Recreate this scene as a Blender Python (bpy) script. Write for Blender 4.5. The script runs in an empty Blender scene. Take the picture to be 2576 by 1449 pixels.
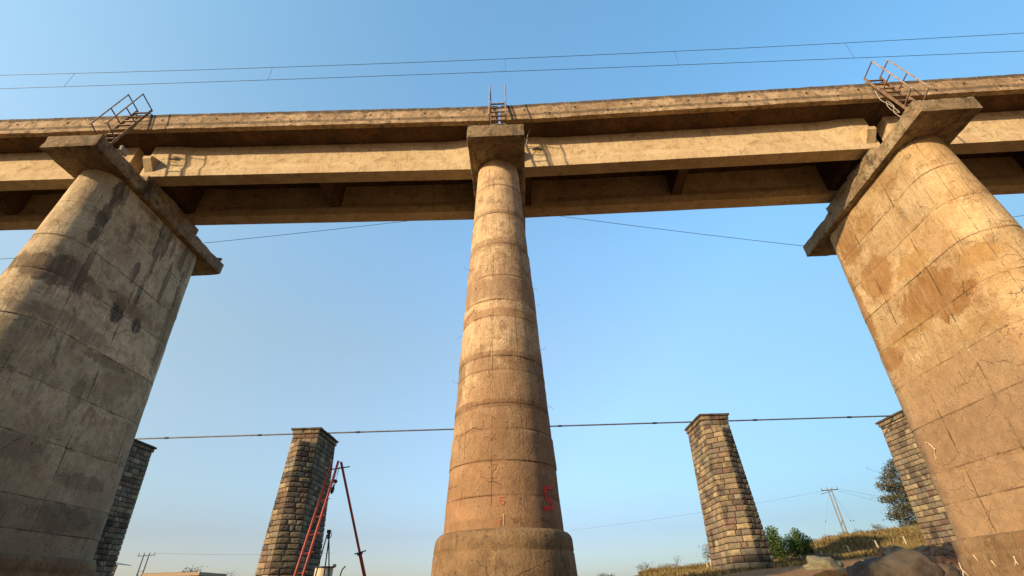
import bpy, bmesh, math, random
from mathutils import Vector, Matrix, noise
R_ = math.radians
sc = bpy.context.scene
col = sc.collection
random.seed(7)

# ------------------------------------------------------------------ camera
cam_d = bpy.data.cameras.new("camera"); cam = bpy.data.objects.new("camera", cam_d); col.objects.link(cam)
F_PX = 1191.2
cam_d.sensor_width = 36; cam_d.lens = 36 * F_PX / 2576
cam_d.clip_start = .05; cam_d.clip_end = 6000
cr = Vector((0.99925925, 0.02824605, -0.02613648)); cu = Vector((0.03733225, -0.54664856, 0.83652953)); cf = Vector((-0.00934119, 0.8368856, 0.54729812))
cam.matrix_world = Matrix((( cr.x, cu.x, -cf.x, 0), (cr.y, cu.y, -cf.y, 0), (cr.z, cu.z, -cf.z, 0), (0, 0, 0, 1)))
sc.camera = cam
sc.render.resolution_x = 1024; sc.render.resolution_y = 576

# ------------------------------------------------------------------ light
SUN_AZ = 51.0; SUN_EL = 18.0          # azimuth measured from -Y towards -X
sd = Vector((-math.sin(R_(SUN_AZ)) * math.cos(R_(SUN_EL)), -math.cos(R_(SUN_AZ)) * math.cos(R_(SUN_EL)), math.sin(R_(SUN_EL))))
w = bpy.data.worlds.new("World"); sc.world = w; w.use_nodes = True
nt = w.node_tree; bg = nt.nodes["Background"]
sky = nt.nodes.new("ShaderNodeTexSky"); sky.sky_type = 'NISHITA'; sky.sun_disc = False
sky.sun_elevation = R_(SUN_EL); sky.sun_rotation = math.atan2(sd.x, sd.y)
sky.air_density = 1.0; sky.dust_density = 1.0; sky.ozone_density = 4.0; sky.altitude = 0
# sky tint ramps: the band near the horizon is duller than the clear-sky model gives
tcw = nt.nodes.new("ShaderNodeTexCoord"); sxyz = nt.nodes.new("ShaderNodeSeparateXYZ"); nt.links.new(tcw.outputs['Generated'], sxyz.inputs[0])
def ramp_w(sock, stops):
    n = nt.nodes.new("ShaderNodeValToRGB"); nt.links.new(sock, n.inputs[0]); e = n.color_ramp.elements; n.color_ramp.interpolation = 'LINEAR'
    while len(e) < len(stops): e.new(.5)
    for i, (p, c) in enumerate(stops): e[i].position = p; e[i].color = c + (1,)
    return n.outputs[0]
rz = ramp_w(sxyz.outputs[2], [(0, (.38, .36, .40)), (.10, (.43, .37, .37)), (.17, (.57, .51, .46)), (.30, (.78, .67, .55)), (.43, (.95, .81, .62)), (.60, (1.06, 1.02, .83)), (.74, (1.06, 1.10, .90)), (.87, (1.04, 1.17, .96))])
mx_ = nt.nodes.new("ShaderNodeMath"); mx_.operation = 'MULTIPLY_ADD'; nt.links.new(sxyz.outputs[0], mx_.inputs[0]); mx_.inputs[1].default_value = .5; mx_.inputs[2].default_value = .5
rx = ramp_w(mx_.outputs[0], [(.2, (1.18, 1.04, .90)), (.5, (1, 1.0, 1.0)), (.8, (.76, .92, .97))])
def mulw(a, b):
    n = nt.nodes.new("ShaderNodeMix"); n.data_type = 'RGBA'; n.blend_type = 'MULTIPLY'; n.inputs[0].default_value = 1; nt.links.new(a, n.inputs[6]); nt.links.new(b, n.inputs[7]); return n.outputs[2]
my_ = nt.nodes.new("ShaderNodeMath"); my_.operation = 'MULTIPLY_ADD'; nt.links.new(sxyz.outputs[1], my_.inputs[0]); my_.inputs[1].default_value = .5; my_.inputs[2].default_value = .5
ry = ramp_w(my_.outputs[0], [(.05, (.42, .42, .42)), (.5, (.9, .9, .9)), (.62, (1, 1, 1))])  # added dimming of the unseen sky behind the camera, to weaken fill light
mxz = nt.nodes.new("ShaderNodeMath"); mxz.operation = 'SUBTRACT'; nt.links.new(sxyz.outputs[0], mxz.inputs[0]); nt.links.new(sxyz.outputs[2], mxz.inputs[1])
mxz2 = nt.nodes.new("ShaderNodeMath"); mxz2.operation = 'MULTIPLY_ADD'; nt.links.new(mxz.outputs[0], mxz2.inputs[0]); mxz2.inputs[1].default_value = .5; mxz2.inputs[2].default_value = .5
rxz = ramp_w(mxz2.outputs[0], [(.45, (1, 1, 1)), (.73, (.80, .74, .66)), (.9, (.74, .68, .6))])
nt.links.new(mulw(mulw(mulw(mulw(sky.outputs[0], rz), rx), ry), rxz), bg.inputs[0]); bg.inputs[1].default_value = 0.15
sl = bpy.data.lights.new("sun", 'SUN'); sl.energy = 2.05; sl.angle = R_(1.2); sl.color = (1, .75, .46)
so = bpy.data.objects.new("sun", sl); col.objects.link(so); so.rotation_euler = sd.to_track_quat('Z', 'Y').to_euler()
sc.view_settings.view_transform = 'Standard'; sc.view_settings.look = 'None'
sc.view_settings.exposure = 1.7; sc.view_settings.gamma = 1

# ------------------------------------------------------------------ helpers
def tag(o, label=None, cat=None, group=None, kind=None):
    if label: o['label'] = label
    if cat: o['category'] = cat
    if group: o['group'] = group
    if kind: o['kind'] = kind
    return o
def empty(name, loc=(0, 0, 0), rot=(0, 0, 0)):
    o = bpy.data.objects.new(name, None); col.objects.link(o); o.location = loc; o.rotation_euler = rot
    o.empty_display_size = .2; return o
class MB:
    def __init__(s): s.v = []; s.f = []; s.m = []; s.uv = {}; s.c = None
    def add(s, vs, fs, mi=0):
        b = len(s.v); s.v += [tuple(p) for p in vs]
        for f in fs: s.f.append(tuple(i + b for i in f)); s.m.append(mi)
        return b
    def box(s, a, b, mi=0):
        x0, y0, z0 = a; x1, y1, z1 = b
        s.add([(x0,y0,z0),(x1,y0,z0),(x1,y1,z0),(x0,y1,z0),(x0,y0,z1),(x1,y0,z1),(x1,y1,z1),(x0,y1,z1)],
              [(0,3,2,1),(4,5,6,7),(0,1,5,4),(1,2,6,5),(2,3,7,6),(3,0,4,7)], mi)
    def obar(s, p, q, wx, wy, up=(0, 0, 1), mi=0):      # rectangular bar from p to q
        p = Vector(p); q = Vector(q); d = (q - p).normalized(); u = Vector(up)
        if abs(d.dot(u)) > .98: u = Vector((1, 0, 0))
        a = d.cross(u).normalized(); b = a.cross(d)
        vs = [e + a * i * wx / 2 + b * j * wy / 2 for e in (p, q) for i, j in ((-1,-1),(1,-1),(1,1),(-1,1))]
        s.add(vs, [(0,1,2,3),(7,6,5,4),(0,4,5,1),(1,5,6,2),(2,6,7,3),(3,7,4,0)], mi)
    def tube(s, pts, r, n=8, cap=True, mi=0, r2=None):
        pts = [Vector(p) for p in pts]; N = len(pts); rings = []
        u = None
        for i, p in enumerate(pts):
            d = (pts[min(i + 1, N - 1)] - pts[max(i - 1, 0)]).normalized()
            if u is None: u = Vector((0, 0, 1)) if abs(d.z) < .9 else Vector((1, 0, 0))
            a = d.cross(u).normalized(); u = a.cross(d).normalized()
            rr = r if r2 is None else r + (r2 - r) * i / (N - 1)
            rings.append([p + (a * math.cos(t) + u * math.sin(t)) * rr for t in [2 * math.pi * k / n for k in range(n)]])
        vs = [q for rg in rings for q in rg]
        fs = [(i*n+k, i*n+(k+1)%n, (i+1)*n+(k+1)%n, (i+1)*n+k) for i in range(N-1) for k in range(n)]
        if cap: fs += [tuple(reversed(range(n))), tuple((N-1)*n+k for k in range(n))]
        s.add(vs, fs, mi)
    def loft(s, secs, closed=True, caps=True, mi=0):
        n = len(secs[0]); vs = [p for q in secs for p in q]; N = len(secs)
        rg = range(n if closed else n - 1)
        fs = [(i*n+k, i*n+(k+1)%n, (i+1)*n+(k+1)%n, (i+1)*n+k) for i in range(N-1) for k in rg]
        if caps: fs += [tuple(reversed(range(n))), tuple((N-1)*n+k for k in range(n))]
        s.add(vs, fs, mi)
    def build(s, name, mats, parent=None, smooth=False, fix=True):
        me = bpy.data.meshes.new(name); me.from_pydata(s.v, [], s.f); me.update()
        if not isinstance(mats, (list, tuple)): mats = [mats]
        for m in mats: me.materials.append(m)
        if len(mats) > 1: me.polygons.foreach_set('material_index', s.m)
        if s.c is not None:
            at = me.color_attributes.new('tint', 'FLOAT_COLOR', 'POINT')
            at.data.foreach_set('color', [x for c in s.c for x in c])
        if getattr(s, 'perim', None):
            me.attributes.new('perim', 'FLOAT', 'POINT').data.foreach_set('value', s.perim)
        if fix:
            bm = bmesh.new(); bm.from_mesh(me); bmesh.ops.recalc_face_normals(bm, faces=bm.faces); bm.to_mesh(me); bm.free()
        if smooth: me.polygons.foreach_set('use_smooth', [True] * len(me.polygons))
        o = bpy.data.objects.new(name, me); col.objects.link(o)
        if parent: o.parent = parent
        return o
def n3(p, s=1.0, seed=0.0): return noise.noise(Vector((p[0]*s+seed, p[1]*s-seed*.7, p[2]*s+seed*1.3)))
def rough_box(mb, a, b, step=.12, amp=.008, seed=0, round_=.012, mi=0):
    """box with a welded, finely gridded, slightly uneven surface and worn edges"""
    a = Vector(a); b = Vector(b); nn = [max(1, int(round((b[i]-a[i])/step))) for i in range(3)]
    idx = {}; vs = []
    def vid(i, j, k):
        key = (i, j, k)
        if key in idx: return idx[key]
        t = (i, j, k); p = Vector([a[q] + (b[q]-a[q]) * t[q]/nn[q] for q in range(3)])
        on = [(-1 if t[q] == 0 else (1 if t[q] == nn[q] else 0)) for q in range(3)]
        ne = sum(1 for q in on if q)
        chip = round_ * (1 + 2.2 * max(0, n3(p, 3.1, seed+9)))
        for q in range(3):
            if on[q]:
                p[q] += on[q] * amp * (n3(p, 2.2, seed) + .6 * n3(p, 7, seed + 3))
                if ne >= 2: p[q] -= on[q] * chip
        idx[key] = len(vs); vs.append(p); return idx[key]
    fs = []
    for q in range(3):
        u, v_ = [x for x in range(3) if x != q]
        for side in (0, nn[q]):
            for i in range(nn[u]):
                for j in range(nn[v_]):
                    def mk(ii, jj):
                        t = [0, 0, 0]; t[q] = side; t[u] = ii; t[v_] = jj; return vid(*t)
                    f = (mk(i, j), mk(i+1, j), mk(i+1, j+1), mk(i, j+1)); fs.append(f)
    mb.add(vs, fs, mi)

# ------------------------------------------------------------------ material helpers
class NT:
    def __init__(s, name, rough=.85, spec=.25):
        s.m = bpy.data.materials.new(name); s.m.use_nodes = True; s.t = s.m.node_tree
        s.b = s.t.nodes["Principled BSDF"]; s.b.inputs['Roughness'].default_value = rough
        s.b.inputs['Specular IOR Level'].default_value = spec
        s.tc = s.t.nodes.new("ShaderNodeTexCoord"); s.obj = s.tc.outputs['Object']; s.uv = s.tc.outputs['UV']
    def n(s, t, **k):
        n = s.t.nodes.new(t)
        for a, b in k.items(): setattr(n, a, b)
        return n
    def L(s, a, b): s.t.links.new(a, b)
    def put(s, sock, val):
        if hasattr(val, 'is_linked') or isinstance(val, bpy.types.NodeSocket): s.L(val, sock)
        else: sock.default_value = val
    def scale(s, vec, sx, sy, sz, off=(0, 0, 0)):
        m = s.n("ShaderNodeMapping"); s.L(vec, m.inputs[0]); m.inputs['Scale'].default_value = (sx, sy, sz); m.inputs['Location'].default_value = off
        return m.outputs[0]
    def noise(s, vec, sc_, det=6, rough=.6, dist=0.0):
        m = s.n("ShaderNodeTexNoise"); s.L(vec, m.inputs['Vector']); m.inputs['Scale'].default_value = sc_
        m.inputs['Detail'].default_value = det; m.inputs['Roughness'].default_value = rough; m.inputs['Distortion'].default_value = dist
        return m.outputs['Fac']
    def ramp(s, fac, a, b, lo=0.0, hi=1.0):
        m = s.n("ShaderNodeMapRange"); s.L(fac, m.inputs[0]); m.inputs[1].default_value = a; m.inputs[2].default_value = b
        m.inputs[3].default_value = lo; m.inputs[4].default_value = hi; m.interpolation_type = 'SMOOTHSTEP'; return m.outputs[0]
    def math(s, op, a, b=0.0):
        m = s.n("ShaderNodeMath", operation=op); s.put(m.inputs[0], a); s.put(m.inputs[1], b); return m.outputs[0]
    def mix(s, fac, a, b, mode='MIX'):
        m = s.n("ShaderNodeMix", data_type='RGBA', blend_type=mode); s.put(m.inputs[0], fac)
        s.put(m.inputs[6], a if not isinstance(a, tuple) else a + (1,)); s.put(m.inputs[7], b if not isinstance(b, tuple) else b + (1,)); return m.outputs[2]
    def cracks(s, vec, sc_, wdt, seed=0):
        d = s.n("ShaderNodeTexNoise"); s.L(vec, d.inputs['Vector']); d.inputs['Scale'].default_value = sc_ * 1.6; d.inputs['Detail'].default_value = 4
        ad = s.n("ShaderNodeVectorMath", operation='MULTIPLY_ADD'); s.L(d.outputs['Color'], ad.inputs[0]); ad.inputs[1].default_value = (.55/sc_,)*3; s.L(vec, ad.inputs[2])
        v = s.n("ShaderNodeTexVoronoi", feature='DISTANCE_TO_EDGE'); s.L(ad.outputs[0], v.inputs['Vector']); v.inputs['Scale'].default_value = sc_
        return s.ramp(v.outputs['Distance'], 0, wdt, 1, 0)
    def bump(s, h, dist, strength=1.0, prev=None):
        m = s.n("ShaderNodeBump"); s.L(h, m.inputs['Height']); m.inputs['Distance'].default_value = dist; m.inputs['Strength'].default_value = strength
        if prev: s.L(prev, m.inputs['Normal'])
        return m.outputs[0]
    def out(s, c, nrm=None):
        s.put(s.b.inputs['Base Color'], c if not isinstance(c, tuple) else c + (1,))
        if nrm: s.L(nrm, s.b.inputs['Normal'])
        return s.m

def concrete(name, light, mid, dark_amt=.3, rust=.25, streak=.4, crack=.5, seed=0, joint=False, foot_tone=None, pale=.3, moss=0.0, dark_col=(.045,.04,.038), rust_col=(.26,.12,.045), patch=1.0, flake=.6, blobs=()):
    k = NT(name, .9, .2); off = (seed*13.1, seed*7.7, seed*3.3)
    V = k.scale(k.obj, 1, 1, 1, off)
    st = k.scale(k.obj, 1, 1, .13, off)                # stretched: runs down the face
    big = k.noise(V, .75*patch, 8, .62, .4); med = k.noise(V, 3.2, 8, .65, .2); fine = k.noise(V, 26, 6, .7)
    c = k.mix(k.ramp(big, .36, .64), mid, light)
    c = k.mix(k.ramp(med, .48, .70, 0, .7), c, tuple(x*.55 for x in mid))
    c = k.mix(k.ramp(k.noise(V, 2.1, 9, .7, .8), .56, .66, 0, pale), c, tuple(min(1, x*1.25+.03) for x in light))
    if rust:
        rm = k.math('MULTIPLY', k.ramp(k.noise(V, 1.15, 9, .68, .6), .50, .64), k.ramp(k.noise(st, 7, 6, .7), .3, .62, .35, 1))
        c = k.mix(k.math('MULTIPLY', rm, rust), c, rust_col)
    # scaled-off skin: crisp ragged patches, darker and browner
    fl = k.math('MULTIPLY', k.ramp(k.noise(k.scale(k.obj, 1, 1, 1.5, off), 4.6, 10, .72, .9), .53, .57), k.ramp(k.noise(V, .9, 5, .6), .44, .58))
    c = k.mix(k.math('MULTIPLY', fl, flake), c, tuple(x*.40 for x in mid))
    fl2 = k.math('MULTIPLY', k.ramp(k.noise(V, 12, 8, .75, .5), .56, .60), k.ramp(k.noise(V, 1.4, 5, .6, .3), .46, .60))
    c = k.mix(k.math('MULTIPLY', fl2, flake), c, (mid[0]*.55, mid[1]*.42, mid[2]*.32))
    if joint:
        s3 = k.noise(k.scale(k.obj, 1, 1, .035, off), 34, 2, .5)
        c = k.mix(k.math('MULTIPLY', k.ramp(s3, .58, .66, 0, .55), k.ramp(k.noise(V, 1.2, 5, .6), .42, .62)), c, tuple(min(1, x*1.35+.05) for x in light))
        c = k.mix(k.math('MULTIPLY', k.ramp(s3, .42, .34, 0, .5), k.ramp(k.noise(V, 1.5, 5, .6, .3), .42, .6)), c, tuple(x*.45 for x in mid))
    if streak:
        s1 = k.noise(st, 11, 5, .7); s2 = k.noise(k.scale(k.obj, 1, 1, .06, off), 24, 3, .6)
        c = k.mix(k.ramp(s1, .52, .74, 0, streak), c, tuple(x*.42 for x in mid))
        c = k.mix(k.ramp(s2, .60, .76, 0, streak*.8), c, tuple(min(1, x*1.3+.04) for x in light))
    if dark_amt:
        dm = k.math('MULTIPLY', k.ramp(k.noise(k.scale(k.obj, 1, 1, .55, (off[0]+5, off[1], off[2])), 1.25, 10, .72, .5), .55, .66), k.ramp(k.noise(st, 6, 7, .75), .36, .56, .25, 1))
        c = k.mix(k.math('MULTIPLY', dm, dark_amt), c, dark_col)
    if blobs:   # stains with a place of their own: (y, z, ry, rz, colour, amount)
        sb = k.n("ShaderNodeSeparateXYZ"); k.L(k.obj, sb.inputs[0]); wob = k.math('MULTIPLY', k.math('SUBTRACT', k.noise(V, 2.6, 10, .78, .5), .5), 4.2)
        rag = k.ramp(k.noise(st, 8, 7, .75), .30, .56, .45, 1); groups = {}
        for (by, bz, ry_, rz_, bc, am) in blobs:
            e = k.math('ADD', k.math('POWER', k.math('MULTIPLY', k.math('SUBTRACT', sb.outputs[1], by), 1/ry_), 2.0), k.math('POWER', k.math('MULTIPLY', k.math('SUBTRACT', sb.outputs[2], bz), 1/rz_), 2.0))
            m_ = k.math('MULTIPLY', k.ramp(k.math('ADD', e, wob), .62, 1.08, 1, 0), am)
            groups[bc] = k.math('MAXIMUM', groups[bc], m_) if bc in groups else m_
        for bc, m_ in groups.items(): c = k.mix(k.math('MULTIPLY', m_, rag), c, bc)
    if moss:
        c = k.mix(k.ramp(k.noise(V, 5, 8, .75), .5, .62, 0, moss), c, (.085, .085, .045))
    if foot_tone:   # darker brown tone towards the foot: (z0, z1, colour, amount)
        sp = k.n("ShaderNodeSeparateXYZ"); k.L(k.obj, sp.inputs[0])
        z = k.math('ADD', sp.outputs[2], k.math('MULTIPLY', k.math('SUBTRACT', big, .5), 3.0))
        c = k.mix(k.ramp(z, foot_tone[0], foot_tone[1], foot_tone[3], 0), c, k.mix(k.ramp(med, .3, .7), tuple(x*.62 for x in foot_tone[2]), foot_tone[2]))
    c = k.mix(k.ramp(fine, .3, .70, .42, 0), c, tuple(x*.45 for x in mid))
    c = k.mix(k.ramp(k.noise(V, 9, 9, .78, .3), .54, .66, 0, .5), c, tuple(x*.5 for x in mid))
    pits = k.ramp(k.noise(V, 17, 4, .55), .66, .72)
    c = k.mix(k.math('MULTIPLY', pits, .5), c, (.05, .035, .025))
    h = k.math('ADD', k.math('MULTIPLY', med, .6), k.math('MULTIPLY', fine, .4))
    nrm = k.bump(h, .05, 1.0); nrm = k.bump(pits, -.02, .8, nrm)
    if crack:
        cm = k.math('MULTIPLY', k.cracks(V, .95, .007), k.ramp(k.noise(V, 1.1, 5, .6), .50, .60))
        cm2 = k.math('MULTIPLY', k.cracks(k.scale(k.obj, 1, 1, .8, (off[0]+3, 1, 2)), 2.6, .012), k.ramp(k.noise(V, 1.6, 5, .6), .53, .61))
        ct = k.math('MAXIMUM', cm, k.math('MULTIPLY', cm2, .75))
        c = k.mix(k.math('MULTIPLY', ct, crack), c, (.05, .033, .022)); nrm = k.bump(ct, -.03, .8, nrm)
    if joint:
        at = k.n("ShaderNodeAttribute", attribute_name='tint'); sp2 = k.n("ShaderNodeSeparateColor"); k.L(at.outputs['Color'], sp2.inputs[0])
        j = k.math('MULTIPLY', sp2.outputs[0], k.ramp(k.noise(V, 1.5, 6, .7), .42, .60, .08, .9))
        c = k.mix(j, c, (.07, .042, .026))
        band = k.math('MULTIPLY', sp2.outputs[1], k.ramp(k.noise(V, 2.2, 7, .7), .46, .62, 0, .7))   # weeping under a joint
        c = k.mix(band, c, tuple(x*.5 for x in rust_col))
        tn = k.math('SUBTRACT', sp2.outputs[2], .5)                                                # each pour its own tone
        hs = k.n("ShaderNodeHueSaturation"); k.L(c, hs.inputs['Color']); k.L(k.math('ADD', k.math('MULTIPLY', tn, .26), 1.0), hs.inputs['Value']); c = hs.outputs[0]
    if joint:     # faint form-board seams running up the shaft
        at2 = k.n("ShaderNodeAttribute", attribute_name='perim'); fr = k.math('FRACT', at2.outputs['Fac']); ln = k.math('MULTIPLY', k.ramp(k.math('ABSOLUTE', k.math('SUBTRACT', fr, .5)), .008, .016, 1, 0), k.ramp(k.noise(V, 1.1, 5, .65), .44, .60))
        c = k.mix(k.math('MULTIPLY', ln, .75), c, (.09, .05, .03)); nrm = k.bump(ln, -.01, .7, nrm)
    return k.out(c, nrm)

WARM_L = (.58, .44, .26); WARM_M = (.40, .265, .145)
M = {}
BC = [(1, 6.2, 9, .36, (.24, .155, .095), .75), (1, 3.32, 9, .09, (.14, .08, .045), .85), (1, 7.62, 9, .16, (.26, .16, .09), .7), (1, 5.50, 9, .12, (.30, .165, .08), .7), (1, 4.44, 9, .07, (.2, .12, .07), .7),
      (1, 8.7, 9, .08, (.24, .15, .08), .6), (1.3, 4.0, .35, .9, (.12, .08, .05), .6), (.9, 1.75, .5, .25, (.10, .085, .05), .6), (1, 1.1, 9, .10, (.12, .10, .06), .7)]
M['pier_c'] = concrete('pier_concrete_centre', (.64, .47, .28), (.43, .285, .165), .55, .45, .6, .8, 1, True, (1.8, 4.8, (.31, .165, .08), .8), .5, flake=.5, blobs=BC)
K_, B_, R2_ = (.04, .036, .034), (.14, .095, .062), (.27, .16, .095)
BL = [(1.45, 10.6, .20, .6, K_, .9), (1.6, 8.0, .12, .7, K_, .7), (3.5, 8.3, .10, .8, K_, .75), (2.4, 9.8, .10, .5, K_, .55), (4.3, 9.3, .12, .9, K_, .6), (2.7, 10.9, .5, .12, B_, .7), (3.3, 5.9, .9, .15, B_, .6), (1.40, 9.6, .20, .5, K_, .85), (1.35, 8.9, .14, .45, K_, .8), (3.05, 7.40, .28, .42, K_, 1.0), (3.88, 7.35, .20, .28, K_, 1.0), (3.05, 8.8, .13, .45, K_, .7),
      (3.5, 10.2, .20, .6, K_, .75), (3.75, 11.0, .4, .3, K_, .5), (1.2, 7.5, .75, .50, B_, .95), (.4, 7.45, .6, .25, B_, .8), (2.1, 7.5, .35, .3, R2_, .8), (3.4, 7.7, 1.0, .22, R2_, .7),
      (2.9, 4.7, .22, .5, K_, .5), (4.8, 10.6, .5, .9, B_, .5), (5.1, 7.7, .3, 1.6, B_, .6), (2.0, 6.3, 1.6, .25, B_, .5), (3.9, 1.9, .9, .35, B_, .7), (4.1, 2.8, .8, .2, B_, .7), (2.0, 3.2, .9, .3, B_, .6)]
_rb = random.Random(5)
BL += [(_rb.uniform(1.2, 5.0), 10.75 - _rb.uniform(0, 1.6), _rb.uniform(.05, .10), _rb.uniform(.35, .9), K_, _rb.uniform(.5, .85)) for _ in range(9)]
O_, O2_, P_ = (.27, .125, .035), (.36, .20, .06), (.66, .52, .31)
BR = [(4.6, 9.6, .5, .8, O_, .8), (4.1, 8.0, .7, .7, O_, .8), (2.7, 7.5, .7, .35, O2_, .8), (2.8, 6.5, 1.1, .65, O_, .9), (2.15, 6.0, .8, .45, O_, .9), (1.2, 6.6, .5, .25, O2_, .7), (3.8, 6.0, .9, .30, O2_, .7),
      (5.2, 7.4, .25, 1.5, O_, .8), (4.9, 5.6, .5, .35, O_, .8), (2.2, 8.9, .12, .3, (.16, .12, .07), .7), (3.5, 9.7, .5, .4, O2_, .6), (1.6, 9.0, .7, .8, P_, .35), (.9, 7.6, .6, .5, P_, .3), (1.9, 5.1, .7, .25, O2_, .5)]
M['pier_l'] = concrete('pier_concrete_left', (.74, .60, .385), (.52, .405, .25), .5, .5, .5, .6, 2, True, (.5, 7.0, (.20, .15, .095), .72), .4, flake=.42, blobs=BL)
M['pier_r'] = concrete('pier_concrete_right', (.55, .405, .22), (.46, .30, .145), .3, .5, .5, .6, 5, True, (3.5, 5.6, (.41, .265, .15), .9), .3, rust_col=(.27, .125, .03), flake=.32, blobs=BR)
M['base'] = concrete('footing_concrete', (.32, .21, .11), (.20, .125, .062), .35, .3, .7, .6, 4, False, None, .2, flake=.25)
M['cap'] = concrete('cap_concrete', (.46, .37, .23), (.25, .175, .10), 1.0, .3, .35, .5, 6, False, None, .45, .75)
M['girder'] = concrete('girder_concrete', (.68, .54, .33), (.58, .43, .25), .06, .22, .6, .15, 7, False, None, .25, flake=.04)
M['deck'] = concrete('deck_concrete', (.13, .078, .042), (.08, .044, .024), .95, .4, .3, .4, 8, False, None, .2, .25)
M['wall'] = concrete('ballast_wall_concrete', (.58, .42, .26), (.33, .225, .13), .95, .3, .40, .4, 9, False, None, .5, .6, blobs=[(1.25, 2.74, 9, .24, (.07, .06, .045), 1.0), (1.25, 2.12, 9, .07, (.09, .07, .045), .75)])
def plain(name, c, rough=.6, metal=0.0, var=.35, sc_=6, bumpd=.004, c2=None, spec=.4):
    k = NT(name, rough, spec); k.b.inputs['Metallic'].default_value = metal
    f = k.noise(k.obj, sc_, 7, .65); c2 = c2 or tuple(x*(1-var) for x in c)
    return k.out(k.mix(k.ramp(f, .35, .65), c, c2), k.bump(f, bumpd, .6))
M['black'] = plain('black_paint', (.02, .016, .013), .8)
M['yellow'] = plain('yellow_paint', (.62, .38, .05), .7)
M['white'] = plain('white_paint', (.72, .68, .60), .7)
M['red'] = plain('red_paint', (.78, .01, .016), .6, var=.25, sc_=20)
M['redfaint'] = plain('faded_red_paint', (.60, .13, .05), .8, c2=(.45, .15, .07), sc_=40)
M['whitefaint'] = plain('faded_white_paint', (.60, .45, .32), .8, c2=(.45, .32, .2), sc_=40)
M['rusty'] = plain('rusty_steel', (.27, .19, .13), .7, .2, c2=(.17, .095, .055), sc_=9)
M['galv'] = plain('weathered_steel', (.42, .34, .27), .55, .35, c2=(.25, .17, .11), sc_=12)
M['oxide'] = plain('red_oxide_steel', (.33, .05, .028), .5, .1, c2=(.20, .028, .018), sc_=3)
M['darksteel'] = plain('dark_steel', (.035, .03, .03), .5, .3)
M['bluesteel'] = plain('blue_grey_steel', (.05, .085, .105), .45, .4)
M['wire'] = plain('wire', (.06, .08, .11), .5, .6)
M['cable'] = plain('pale_cable', (.42, .38, .33), .6)
M['pipe'] = plain('pipe_steel', (.17, .15, .14), .5, .4, c2=(.10, .085, .08), sc_=2)
M['root'] = plain('pale_root', (.75, .62, .42), .9)
M['post'] = plain('fence_concrete', (.62, .54, .40), .9, c2=(.42, .34, .22))
M['pole'] = plain('pole_concrete', (.24, .22, .20), .9)
M['poledark'] = plain('pole_dark', (.11, .13, .15), .8)
M['tankw'] = plain('cream_tank', (.62, .56, .42), .7, c2=(.52, .45, .32), sc_=2)
M['lamp'] = plain('lamp_housing', (.42, .38, .30), .6)
M['plaster'] = plain('tan_plaster', (.36, .28, .19), .9, c2=(.38, .27, .17), sc_=1.5)
M['plastershade'] = plain('grey_plaster', (.34, .29, .27), .9, sc_=1.5)
M['green'] = plain('green_paint', (.22, .36, .31), .7)
M['tin'] = plain('roof_sheet', (.42, .38, .36), .5, .4)

# stone masonry
def stone_mat():
    k = NT('rock_faced_stone', .9, .2)
    at = k.n("ShaderNodeAttribute", attribute_name='tint')
    n1 = k.noise(k.obj, 7, 8, .7); n2 = k.noise(k.obj, 30, 6, .7); n0 = k.noise(k.scale(k.obj, 1, 1, .5), .8, 8, .7, .4)
    c = k.mix(k.ramp(n1, .35, .7, 0, .55), at.outputs['Color'], (.085, .06, .04))
    c = k.mix(k.ramp(n2, .5, .75, 0, .35), c, (.42, .34, .22))
    c = k.mix(k.ramp(n0, .53, .63, 0, .72), c, (.030, .026, .022))
    h = k.math('ADD', k.math('MULTIPLY', n1, .7), k.math('MULTIPLY', n2, .3))
    return k.out(c, k.bump(h, .06, 1.0))
M['stone'] = stone_mat()
M['mortar'] = plain('dark_mortar', (.045, .033, .024), .95)

# ------------------------------------------------------------------ bridge data (fitted from the photograph's perspective)
PX = {-2: (-24.826, 8.78, 11.826), -1: (-12.626, 8.703, 11.569), 0: (-.426, 8.736, 11.311), 1: (11.765, 8.265, 11.054), 2: (23.95, 7.79, 10.797)}
YAW = {-1: -.00613, 0: 0.0, 1: -.02274}
HW, CT, CL = .819, .499, 6.50
R0, BAT, Y1, Y2, BN = .6022, .0581, 1.4576, 5.0647, -.015
LIFTS = [9.755, 8.666, 7.58, 6.56, 5.84, 5.39, 4.38, 4.05, 3.31, 2.79, 2.18, 1.56]
GZ = -1.6

def stadium(h, dr=0.0, nA=22, nS=16):
    """plan outline of the pier at depth h below the cap soffit"""
    R = R0 + BAT*h + dr; ya = Y1 - BN*h; yb = Y2 + BN*h; P = []
    for i in range(nA*2+1):
        t = -math.pi/2 + math.pi*i/(nA*2); P.append((R*math.sin(t), ya - R*math.cos(t)))
    for i in range(1, nS): P.append((R, ya + (yb-ya)*i/nS))
    for i in range(nA*2+1):
        t = -math.pi/2 + math.pi*i/(nA*2); P.append((-R*math.sin(t), yb + R*math.cos(t)))
    for i in range(1, nS): P.append((-R, yb + (ya-yb)*i/nS))
    return P
def nose_pt(th, z, zb, eps=.0):     # a point on the rounded nose (local frame, z world)
    h = zb - z; R = R0 + BAT*h + eps
    return Vector((R*math.sin(th), Y1 - BN*h - R*math.cos(th), z))

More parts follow.
